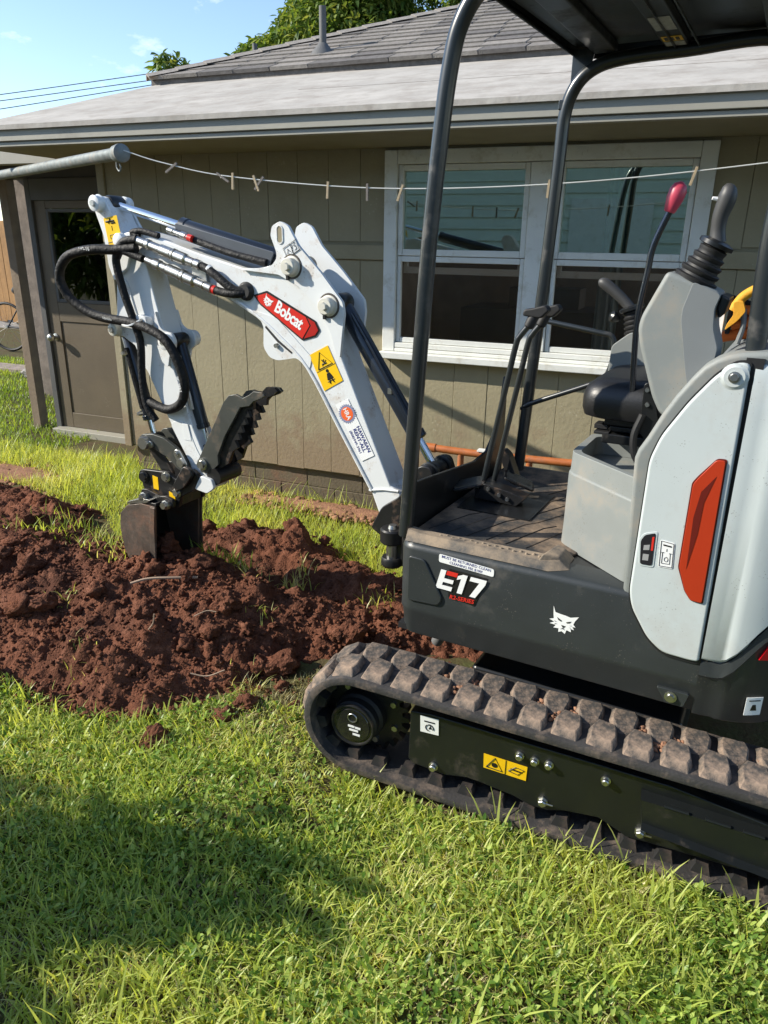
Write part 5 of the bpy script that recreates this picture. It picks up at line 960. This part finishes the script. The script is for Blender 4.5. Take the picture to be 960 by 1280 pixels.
# boom cylinder
def hyd(a, b, rb, rr, frac, eye, name='hydraulic', m=cyl_m):
    a, b = Vector(a), Vector(b); d = (b-a); c = a+d*frac
    MB().rings(a+d*.02, c, [(0, rb*.8), (.02, rb), (.94, rb), (.945, rb*1.12), (.99, rb*1.12), (1, rb*.8)], 24).build(name+'_barrel', m, exc)
    MB().cyl(c, b, rr, n=18).build(name+'_rod', chrome, exc)
    for p, q in ((a, eye), (b, eye)): MB().rings(p+Vector((0, -.035, 0)), p+Vector((0, .035, 0)), [(0, q*.9), (.1, q), (.9, q), (1, q*.9)], 20).build(name+'_eye', blk, exc)
hyd((-1.012, .49, 1.392), (-.621, .49, .835), .030, .016, .82, .034, 'boom_cylinder')
MB().tube(crom([(-.95, .455, 1.36), (-.86, .452, 1.235), (-.73, .452, 1.035), (-.70, .45, 1.00)], 4), .007, 8).build('cylinder_pipe', cyl_m, exc); MB().bb((-.80, .448, 1.095), (-.785, .46, 1.115)).build('pipe_clip', zinc, exc)
# arm cylinder on top of the boom
hyd((-1.168, .49, 1.511), (-2.090, .49, 1.722), .031, .0165, .62, .034, 'arm_cylinder')
MB().prism(rnd([(-1.30, 1.498), (-1.735, 1.600), (-1.735, 1.655), (-1.27, 1.556)], .01), .448, .455).build('cylinder_guard', mat('grey smoked guard', (.09, .10, .115), .3, var=.1), exc, bevel=.003)
MB().tube(crom([(-1.72, .435, 1.618), (-1.60, .432, 1.585), (-1.45, .43, 1.548), (-1.30, .44, 1.52)], 5), .013, 10).build('arm_hose', hose_m, exc)
def fitting(a, b, segs, name='hose_fitting'):
    a, b = Vector(a), Vector(b); prof = [(0, .006)]
    for (t0, t1, r) in segs: prof += [(t0, r*.8), (t0+.005, r), (t1-.005, r), (t1, r*.8)]
    prof += [(1, .006)]; return MB().rings(a, b, prof, 12).build(name, zinc, exc)
fitting((-1.745, .42, 1.628), (-1.63, .42, 1.597), [(.02, .25, .013), (.27, .55, .010), (.58, .8, .014), (.82, .98, .011)]); MB().rings((-1.645, .42, 1.601), (-1.625, .42, 1.596), [(0, .0135), (1, .0135)], 12).build('hose_mark', red_stk, exc)
# quick couplers on the boom side
fitting((-1.900, .396, 1.592), (-1.570, .396, 1.502), [(.03, .18, .017), (.19, .24, .021), (.26, .40, .018), (.41, .58, .022), (.59, .62, .025), (.63, .78, .023), (.80, .90, .017), (.91, .99, .019)], 'quick_coupler'); fitting((-1.855, .396, 1.520), (-1.520, .396, 1.420), [(.03, .14, .015), (.15, .24, .021), (.26, .34, .018), (.35, .55, .022), (.56, .60, .025), (.61, .74, .023), (.76, .88, .017), (.9, .99, .019)], 'quick_coupler')
MB().prism([(-1.625, 1.512), (-1.56, 1.502), (-1.555, 1.415), (-1.63, 1.44)], .406, .424).build('coupler_bracket', zinc, exc, bevel=.002)
MB().tube(crom([(-1.570, .398, 1.502), (-1.54, .396, 1.492), (-1.50, .395, 1.470), (-1.43, .40, 1.425), (-1.385, .418, 1.418)], 5), .0155, 12).build('arm_hose', hose_m, exc); MB().tube(crom([(-1.520, .398, 1.420), (-1.47, .396, 1.411), (-1.42, .398, 1.408), (-1.385, .418, 1.412)], 5), .0155, 12).build('arm_hose', hose_m, exc)
MB().rings((-1.383, .424, 1.418), (-1.383, .405, 1.418), [(0, .034), (.4, .034), (.7, .028), (1, .024)], 20).build('hose_grommet', blk_plain, exc)
for p, q in (((-1.538, 1.494), (-1.528, 1.488)), ((-1.524, 1.421), (-1.508, 1.417))): MB().rings((p[0], .397, p[1]), (q[0], .397, q[1]), [(0, .0165), (1, .0165)], 12).build('hose_mark', white_stk if p[1] > 1.45 else red_stk, exc)
# ---- arm ----------------------------------------------------------------------------
arm_p = [(-2.128, 1.735), (-2.106, 1.752), (-2.080, 1.745), (-2.062, 1.718), (-2.030, 1.650), (-1.985, 1.600), (-1.930, 1.589), (-1.895, 1.500), (-1.841, 1.290), (-1.822, 1.215), (-1.800, 1.12), (-1.768, 1.030), (-1.712, .858), (-1.648, .713), (-1.606, .655), (-1.632, .600), (-1.710, .588), (-1.745, .697), (-1.810, .812), (-1.940, 1.066), (-1.962, 1.095), (-2.000, 1.172), (-2.062, 1.203), (-2.105, 1.208), (-2.122, 1.232), (-2.108, 1.262), (-2.086, 1.300), (-2.068, 1.427), (-2.089, 1.485), (-2.097, 1.602), (-2.138, 1.712)]
arm = MB().prism(arm_p, .438, .542).build('arm', paint_white, exc, bevel=.006)
for y in (.424, .5425): MB().prism(rnd([(-2.128, 1.740), (-2.106, 1.755), (-2.078, 1.746), (-2.060, 1.715), (-2.022, 1.650), (-1.95, 1.56), (-1.985, 1.48), (-2.065, 1.43), (-2.089, 1.487), (-2.099, 1.602), (-2.140, 1.712)], .01), y, y+.0135).build('arm_ear_plate', paint_white, exc, bevel=.004)
MB().tube(crom([(-2.06, .4375, 1.42), (-2.035, .4375, 1.44), (-2.005, .4375, 1.42), (-1.985, .4375, 1.35), (-1.955, .4375, 1.25), (-1.94, .4375, 1.18)], 5), .005, 6).build('arm_weld_seam', paint_white, exc)
MB().prism(rnd([(-1.835, .86), (-1.78, .885), (-1.735, .85), (-1.70, .77), (-1.655, .70), (-1.74, .70)], .02), .4355, .4385).prism([(-1.765, .87), (-1.735, .87), (-1.72, .80), (-1.76, .80)], .4335, .4352).build('arm_end_plate', paint_white, exc, bevel=.001)
for (x, z, r, y0) in ((-2.106, 1.723, .030, .424), (-2.092, 1.233, .026, .436), (-1.796, 1.205, .032, .425)):
    MB().rings((x, y0, z), (x, y0-.028, z), [(0, r*1.15), (.1, r*1.1), (.2, r), (.9, r), (1, r*.85)], 24).build('pin_boss', MATS['cream pin boss paint'] if r < .03 else paint_white, exc); MB().rings((x, y0-.028, z), (x, y0-.037, z), [(0, .013), (1, .012)], 6).build('pin_bolt', zinc, exc)
    MB().rings((x, .556, z), (x, .585, z), [(0, r*1.1), (.9, r), (1, r*.8)], 22).build('pin_boss', paint_white, exc)
for y in (.424, .5425): MB().prism(rnd([(-1.855, 1.325), (-1.835, 1.26), (-1.81, 1.243), (-1.775, 1.240), (-1.758, 1.210), (-1.764, 1.178), (-1.79, 1.163), (-1.808, 1.10), (-1.84, 1.12), (-1.87, 1.22)], .012), y, y+.0135).build('thumb_lug', paint_white, exc, bevel=.004)
MB().rings((-2.0, .4235, 1.585), (-2.0, .40, 1.585), [(0, .030), (.8, .028), (1, .02)], 20).build('arm_pivot', paint_white, exc)
MB().prism(rnd([(-1.96, 1.292), (-1.925, 1.305), (-1.885, 1.298), (-1.88, 1.262), (-1.92, 1.255)], .008), .400, .4375).build('hose_clamp', paint_white, exc, bevel=.004); MB().rings((-1.905, .40, 1.285), (-1.905, .392, 1.285), [(0, .007), (1, .006)], 8).build('bolt', zinc, exc)
MB().prism([(-2.087, 1.668), (-2.012, 1.680), (-1.998, 1.600), (-2.040, 1.552), (-2.069, 1.552)], .4225, .4235).build('arm_decal', yel, exc)
mb = MB(); y_ = .4218
for a, b, w in [((-2.075, 1.655), (-2.03, 1.660), .0035), ((-2.06, 1.648), (-2.05, 1.668), .0028), ((-2.045, 1.650), (-2.025, 1.653), .003), ((-2.045, 1.640), (-2.042, 1.622), .0012), ((-2.058, 1.605), (-2.032, 1.609), .0010), ((-2.032, 1.609), (-2.029, 1.595), .0010), ((-2.029, 1.595), (-2.055, 1.591), .0010), ((-2.055, 1.591), (-2.058, 1.605), .0010), ((-2.0755, 1.575), (-2.0, 1.590), .0010), ((-2.05, 1.556), (-2.02, 1.582), .003)]: mb.tube([(a[0], y_, a[1]), (b[0], y_, b[1])], w, 4)
mb.build('arm_decal_print', ink, exc)
hyd((-2.098, .49, 1.228), (-1.985, .49, .760), .027, .014, .82, .03, 'bucket_cylinder'); hyd((-1.800, .49, 1.205), (-1.675, .49, .755), .027, .014, .80, .03, 'thumb_cylinder')
MB().tube(crom([(-1.775, .458, 1.145), (-1.755, .455, 1.06), (-1.735, .455, .99), (-1.722, .455, .93)], 4), .009, 8).build('cylinder_pipe', zinc, exc); MB().tube(crom([(-2.075, .458, 1.155), (-2.05, .455, 1.06), (-2.025, .455, .96), (-2.01, .455, .90)], 4), .010, 8).build('cylinder_pipe', hose_m, exc)
for (x, y, z) in ((-2.072, .45, 1.135), (-2.015, .45, .88)): MB().rings((x, y, z), (x, y-.02, z), [(0, .012), (.5, .010), (1, .007)], 8).build('hose_fitting', zinc, exc)
# hoses
h1 = crom([(-1.89, .392, 1.560), (-1.985, .375, 1.552), (-2.101, .345, 1.549), (-2.222, .335, 1.519), (-2.287, .34, 1.443), (-2.265, .355, 1.363), (-2.189, .37, 1.309), (-2.098, .38, 1.285), (-1.963, .388, 1.274), (-1.856, .388, 1.253), (-1.774, .388, 1.215), (-1.727, .395, 1.140), (-1.708, .405, 1.05), (-1.735, .410, .968), (-1.809, .412, .928), (-1.880, .415, .935), (-1.945, .42, .955)], 6)
MB().tube(h1, .0190, 12).build('loop_hose', hose_m, exc)
h2 = crom([(-1.88, .392, 1.592), (-1.95, .385, 1.580), (-1.995, .385, 1.530), (-2.001, .39, 1.470), (-1.981, .395, 1.376), (-1.948, .398, 1.277), (-1.930, .405, 1.189), (-1.945, .41, 1.057), (-1.935, .41, .935), (-1.895, .415, .870)], 6)
MB().tube(h2, .0162, 12).build('arm_hose', hose_m, exc)
MB().tube(crom([(-1.86, .392, 1.520), (-1.91, .388, 1.535), (-1.96, .38, 1.548), (-2.0, .39, 1.520)], 5), .015, 12).build('arm_hose', hose_m, exc); MB().tube(crom([(-1.895, .42, 1.60), (-1.93, .415, 1.615), (-1.88, .42, 1.622), (-1.80, .425, 1.605)], 5), .012, 10).build('arm_hose', hose_m, exc)
for (t, s, z_) in ((0, 'HG-16', .0), ): text('hose_lettering', s, .020, (-2.105, .3245, 1.552), (1, 0, .03), (0, -.2, 1), white_stk, exc, spacing=1.1); text('hose_lettering', 'NIHON', .015, (-2.06, .360, 1.284), (1, 0, -.1), (0, -.3, 1), white_stk, exc)
text('hose_lettering', 'JIC-393/1', .017, (-1.718, .384, 1.045), (.22, 0, -1), (1, 0, .2), white_stk, exc)
MB().tube(crom([(-2.02, .385, 1.268), (-1.95, .366, 1.262), (-1.90, .385, 1.285)], 4), .004, 6).build('cable_tie', paint_white, exc)
# ---- bucket linkage, coupler, thumb, bucket -----------------------------------------
for y in (.418, .545):
    MB().prism(rnd([(-2.014, .775), (-1.990, .797), (-1.93, .806), (-1.863, .797), (-1.80, .765), (-1.748, .712), (-1.742, .680), (-1.765, .658), (-1.800, .670), (-1.850, .712), (-1.93, .740), (-1.995, .738)], .012), y, y+.018).build('link_plate', thumb_m, exc, bevel=.003)
    MB().prism(rnd([(-2.00, .775), (-1.965, .79), (-1.935, .76), (-1.845, .645), (-1.85, .61), (-1.885, .605), (-1.985, .735)], .012), y+.019, y+.034).build('link_arm', steel_dk, exc, bevel=.003)
MB().rings((-1.967, .44, .764), (-1.967, .392, .764), [(0, .030), (.7, .030), (1, .026)], 22).build('link_boss', zinc, exc); MB().prism(rnd([(-1.985, .782), (-1.925, .775), (-1.92, .748), (-1.978, .738)], .01), .405, .418).build('link_boss_plate', zinc, exc, bevel=.003)
MB().prism(rnd([(-1.80, .757), (-1.775, .760), (-1.735, .70), (-1.745, .672), (-1.770, .676), (-1.805, .735)], .012), .408, .4175).build('link_boss_plate', zinc, exc, bevel=.003); MB().rings((-1.762, .408, .705), (-1.762, .396, .705), [(0, .020), (1, .018)], 18).build('pin_bolt', zinc, exc); MB().rings((-1.787, .408, .742), (-1.787, .400, .742), [(0, .009), (1, .008)], 8).build('bolt', zinc, exc)
for y in (.405, .555):
    MB().prism(rnd([(-2.018, .63), (-1.99, .642), (-1.847, .650), (-1.80, .625), (-1.76, .635), (-1.71, .688), (-1.672, .665), (-1.688, .60), (-1.78, .548), (-1.80, .495), (-1.88, .478), (-1.975, .505), (-2.0, .56)], .014), y, y+.022).build('coupler_plate', steel_dk, exc, bevel=.004)
MB().bb((-2.0, .428, .50), (-1.80, .554, .545)).build('coupler_base', steel_dk, exc, bevel=.005)
MB().prism(rnd([(-1.800, .61), (-1.735, .70), (-1.70, .695), (-1.685, .665), (-1.74, .60), (-1.79, .575)], .014), .384, .404).build('coupler_cover', steel_dk, exc, bevel=.006, seg=3)
for (x, z, r, y) in ((-1.853, .630, .022, .404), (-1.796, .567, .020, .404), (-1.985, .61, .026, .404)): MB().rings((x, y, z), (x, y-.016, z), [(0, r*1.1), (.3, r*1.1), (.35, r*.85), (1, r*.7)], 14).build('coupler_pin', zinc if r < .025 else steel_dk, exc)
MB().prism([(-1.935, .623), (-1.905, .618), (-1.905, .560), (-1.935, .562)], .4035, .4048).prism([(-1.845, .565), (-1.812, .555), (-1.812, .525), (-1.845, .535)], .4035, .4048).build('coupler_decal', yel, exc)
# thumb: two toothed plates with a curved tip
th1 = [(-1.690, .715), (-1.529, .988), (-1.500, 1.018), (-1.465, 1.026), (-1.43, 1.015), (-1.40, 1.030), (-1.376, 1.047), (-1.335, 1.047), (-1.322, 1.034), (-1.338, 1.022), (-1.378, 1.006), (-1.400, .985), (-1.445, .975), (-1.475, .93), (-1.53, .85), (-1.575, .76), (-1.575, .72), (-1.63, .672), (-1.674, .673)]
MB().prism(th1, .425, .440).build('thumb_plate', thumb_m, exc, bevel=.003)
teeth = [(-1.42, 1.005), (-1.376, 1.047), (-1.335, 1.048), (-1.322, 1.036), (-1.338, 1.022), (-1.375, 1.006), (-1.378, .974), (-1.408, .971), (-1.394, .941), (-1.426, .937), (-1.416, .909), (-1.444, .902), (-1.434, .874), (-1.462, .870), (-1.452, .842), (-1.481, .835), (-1.464, .807), (-1.495, .786), (-1.519, .732), (-1.572, .699), (-1.64, .69), (-1.64, .73), (-1.52, .93)]
MB().prism([(x-.015, z-.003) for x, z in teeth], .4405, .456).build('thumb_tooth_plate', steel_dk, exc); MB().prism([(x-.010, z) for x, z in teeth], .520, .536).build('thumb_tooth_plate', steel_dk, exc); MB().prism([(x, z) for x, z in th1], .5365, .550).build('thumb_plate', thumb_m, exc)
for z, x in ((.98, -1.46), (.88, -1.515), (.79, -1.56)): MB().cyl((x, .45, z), (x, .53, z), .014, n=10).build('thumb_spacer', steel_dk, exc)
MB().rings((-1.657, .425, .712), (-1.657, .403, .712), [(0, .026), (.4, .026), (.45, .018), (1, .016)], 18).build('thumb_pin', zinc, exc); MB().cyl((-1.60, .42, .665), (-1.60, .56, .665), .036, n=20).build('thumb_pivot', steel_dk, exc)
MB().prism(rnd([(-1.70, .60), (-1.66, .665), (-1.60, .655), (-1.59, .62), (-1.63, .59)], .012), .405, .4235).build('arm_end_block', paint_white, exc, bevel=.004)
# bucket: curved shell open towards the machine, side plates, cutting lip
BY0, BY1 = .345, .635
shell = [(-1.885, .500), (-1.96, .497), (-2.04, .475), (-2.088, .43), (-2.098, .36), (-2.085, .27), (-2.05, .19), (-1.99, .13), (-1.92, .10)]
sh = crom([(x, 0, z) for x, z in shell], 4); mb = MB(); k = len(sh); v = []; 
for yy in (BY0+.012, BY1-.012):
    for p in sh: v.append((p[0], yy, p[2]))
bk = MB().add(v, [(i, i+1, k+i+1, k+i) for i in range(k-1)]).build('bucket_shell', bucket_in, exc); sd = bk.modifiers.new('solid', 'SOLIDIFY'); sd.thickness = .010; sd.offset = 1
side_p = [(-1.880, .502), (-1.96, .505), (-2.045, .482), (-2.096, .435), (-2.106, .36), (-2.093, .265), (-2.055, .18), (-1.99, .12), (-1.92, .09), (-1.905, .262), (-1.893, .38)]
for y0, y1 in ((BY0, BY0+.012), (BY1-.012, BY1)): MB().prism(side_p, y0, y1).build('bucket_side', bucket_m, exc, bevel=.002)
MB().prism([(-1.898, .502), (-1.870, .502), (-1.884, .40), (-1.892, .262), (-1.905, .09), (-1.94, .10), (-1.925, .27), (-1.912, .40)], BY0-.010, BY0-.0005).build('side_cutter', bucket_m, exc, bevel=.003); MB().prism([(-1.898, .502), (-1.870, .502), (-1.884, .40), (-1.892, .262), (-1.905, .09), (-1.94, .10), (-1.925, .27), (-1.912, .40)], BY1+.0005, BY1+.010).build('side_cutter', bucket_m, exc, bevel=.003)
MB().bb((-1.98, BY0+.005, .503), (-1.875, BY1-.005, .518)).build('bucket_top', steel_dk, exc, bevel=.003); MB().prism(rnd([(-2.05, .488), (-1.93, .512), (-1.90, .53), (-1.96, .528), (-2.04, .50)], .004), BY0+.0, BY0+.10).build('bucket_scraped_edge', zinc, exc, bevel=.002)
for y in (.385, .575): MB().prism(rnd([(-2.0, .515), (-1.98, .56), (-1.95, .565), (-1.87, .545), (-1.84, .55), (-1.80, .54), (-1.80, .505), (-1.84, .49), (-1.95, .50)], .01), y-.009, y+.009).build('bucket_ear', steel_dk, exc, bevel=.003)
for (x, z) in ((-1.957, .532), (-1.832, .516)): MB().rings((x, .376, z), (x, .345, z), [(0, .022), (.5, .022), (.55, .018), (1, .015)], 8).build('bucket_pin', zinc, exc)
# ---- decals on the boom ----------------------------------------------------------------
MB().prism(rnd([(-1.352, 1.406), (-1.290, 1.424), (-1.081, 1.330), (-1.062, 1.298), (-1.080, 1.275), (-1.139, 1.257), (-1.325, 1.374)], .004, 2), .4222, .4238).build('boom_decal_border', ink, exc)
MB().prism([(-1.340, 1.403), (-1.291, 1.416), (-1.122, 1.341), (-1.106, 1.312), (-1.139, 1.264), (-1.320, 1.378)], .4208, .4219).build('boom_decal', red_stk, exc); MB().prism([(-1.115, 1.338), (-1.085, 1.325), (-1.070, 1.298), (-1.084, 1.280), (-1.131, 1.265), (-1.100, 1.312)], .4208, .4219).build('boom_decal', mat('deep red sticker', (.40, .02, .015), .3, var=.04), exc)
bd = Vector((.190, 0, -.1045)).normalized(); bu = Vector((.1045, 0, .190)).normalized()
text('brand_lettering', 'Bobcat', .062, (-1.195, .4202, 1.342), bd, bu, white_stk, exc, bold=.030, spacing=.92, sx=.80)
cat_emblem((-1.285, .4203, 1.388), .022, bd, bu, white_stk, red_stk, .0002, 'cat_emblem')
MB().prism([(-1.111, 1.207), (-1.032, 1.248), (-.969, 1.129), (-1.048, 1.083)], .4225, .4238).build('warning_decal', yel, exc)
y_ = .4219; D0 = Vector((.079, 0, .041)).normalized(); D1 = Vector((.063, 0, -.119)).normalized(); O0 = Vector((-1.111, y_, 1.207))
def Q(a, b): return O0+D0*a+D1*b
mb = MB(); mb.tube([Q(.012, .062), Q(.078, .062), Q(.045, .008), Q(.012, .062)], .0017, 4); mb.tube([Q(.002, .068), Q(.088, .068)], .0008, 4)
for a, b, w in [((.036, .05), (.056, .052), .0022), ((.04, .035), (.05, .05), .0018), ((.05, .036), (.042, .044), .0016), ((.034, .056), (.058, .042), .0013)]: mb.tube([Q(*a), Q(*b)], w, 4)
mb.rings(Q(.045, .079)+Vector((0, .0004, 0)), Q(.045, .079)-Vector((0, .0003, 0)), [(0, .0065), (1, .0065)], 10)
def flat(mb, pl): mb.add([Q(*p) for p in pl], [tuple(range(len(pl)))])
flat(mb, [(.038, .087), (.052, .087), (.060, .110), (.052, .112), (.038, .112), (.030, .110)]); mb.tube([Q(.028, .116), Q(.062, .116)], .0012, 4); mb.tube([Q(.040, .112), Q(.036, .124)], .0028, 4); mb.tube([Q(.050, .112), Q(.054, .124)], .0028, 4); mb.build('warning_print', ink, exc)
MB().prism([(-1.252+.073+.03, 1.573), (-1.168+.015, 1.605), (-1.135, 1.568), (-1.128-.06, 1.535)], .4085, .4095).build('lift_decal', mat('pale grey label', (.5, .52, .53), .4, var=.05), exc)
ld = Vector((.056, 0, .032)).normalized(); lu = Vector((-.032, 0, .056)).normalized(); lo = Vector((-1.166, .408, 1.570))
mb = MB()
for pl in ([(-.032, -.018), (.032, -.018), (.032, .018), (-.032, .018), (-.032, -.018)], [(0, -.018), (0, .018)], [(-.024, -.008), (-.016, .008), (-.010, -.006)], [(.012, -.012), (.020, -.008), (.020, 0), (.012, .004), (.014, .012), (.022, .010)], [(-.004, -.012), (.006, .012)]): mb.tube([lo+ld*a+lu*b for a, b in pl], .0011, 4)
mb.build('lift_decal_print', ink, exc)
# rental sticker
rd = Vector((.112, 0, -.197)).normalized(); ru = Vector((.197, 0, .112)).normalized(); ro = Vector((-.919, .4222, .954))
mb = MB(); mb.add([ro+rd*a+ru*b+Vector((0, .0004, 0)) for a, b in ((-.113, -.030), (.113, -.030), (.113, .030), (-.113, .030))], [(0, 1, 2, 3)]); mb.build('rental_decal', white_stk, exc, smooth=False)
sc_ = ro-rd*.065; mb = MB(); mb.add([sc_+(rd*math.cos(t)+ru*math.sin(t))*(.037 if k % 2 else .031)-Vector((0, .0003, 0)) for k, t in enumerate(np.linspace(0, 2*math.pi, 48, endpoint=False))], [tuple(range(48))]); mb.build('rental_sun_rays', mat('slate blue print', (.22, .24, .36), .4, var=0), exc, smooth=False)
mb = MB(); mb.add([sc_+(rd*math.cos(t)+ru*math.sin(t))*.0255-Vector((0, .0007, 0)) for t in np.linspace(0, 2*math.pi, 28, endpoint=False)], [tuple(range(28))]); mb.build('rental_sun_disc', orange_ink, exc, smooth=False)
text('rental_initials', 'HRA', .026, sc_-Vector((0, .0011, 0)), rd, ru, white_stk, exc, bold=.02, sx=.85)
text('rental_lettering', 'HAWAIIAN', .0205, ro+rd*.043+ru*.018-Vector((0, .0004, 0)), rd, ru, navy_ink, exc, bold=.02); text('rental_lettering', 'RENT-ALL', .0205, ro+rd*.040+ru*.000-Vector((0, .0004, 0)), rd, ru, navy_ink, exc, bold=.02); text('rental_phone', '(808)949-3961', .0155, ro+rd*.040-ru*.019-Vector((0, .0004, 0)), rd, ru, navy_ink, exc, bold=.005)
# loose soil and straw caught on the track
def on_track():
    x = random.uniform(-.62, .35); z = C1[1]+(C2[1]-C1[1])*(x-C1[0])/(C2[0]-C1[0])+RO; y = 1.70+random.uniform(.07, .16)
    if mnoise.noise(Vector((x*7, 3, 0))) < .02: return None
    return (x, y, z+.002)
scatter_clods('track_dirt', 900, on_track, .002, .011, soil_dry, 'crumbs of dry earth lying on the near track')
for o in list(bpy.data.objects):
    if o.type == 'EMPTY' and o.name.startswith('crawler'): bpy.data.objects.remove(o)
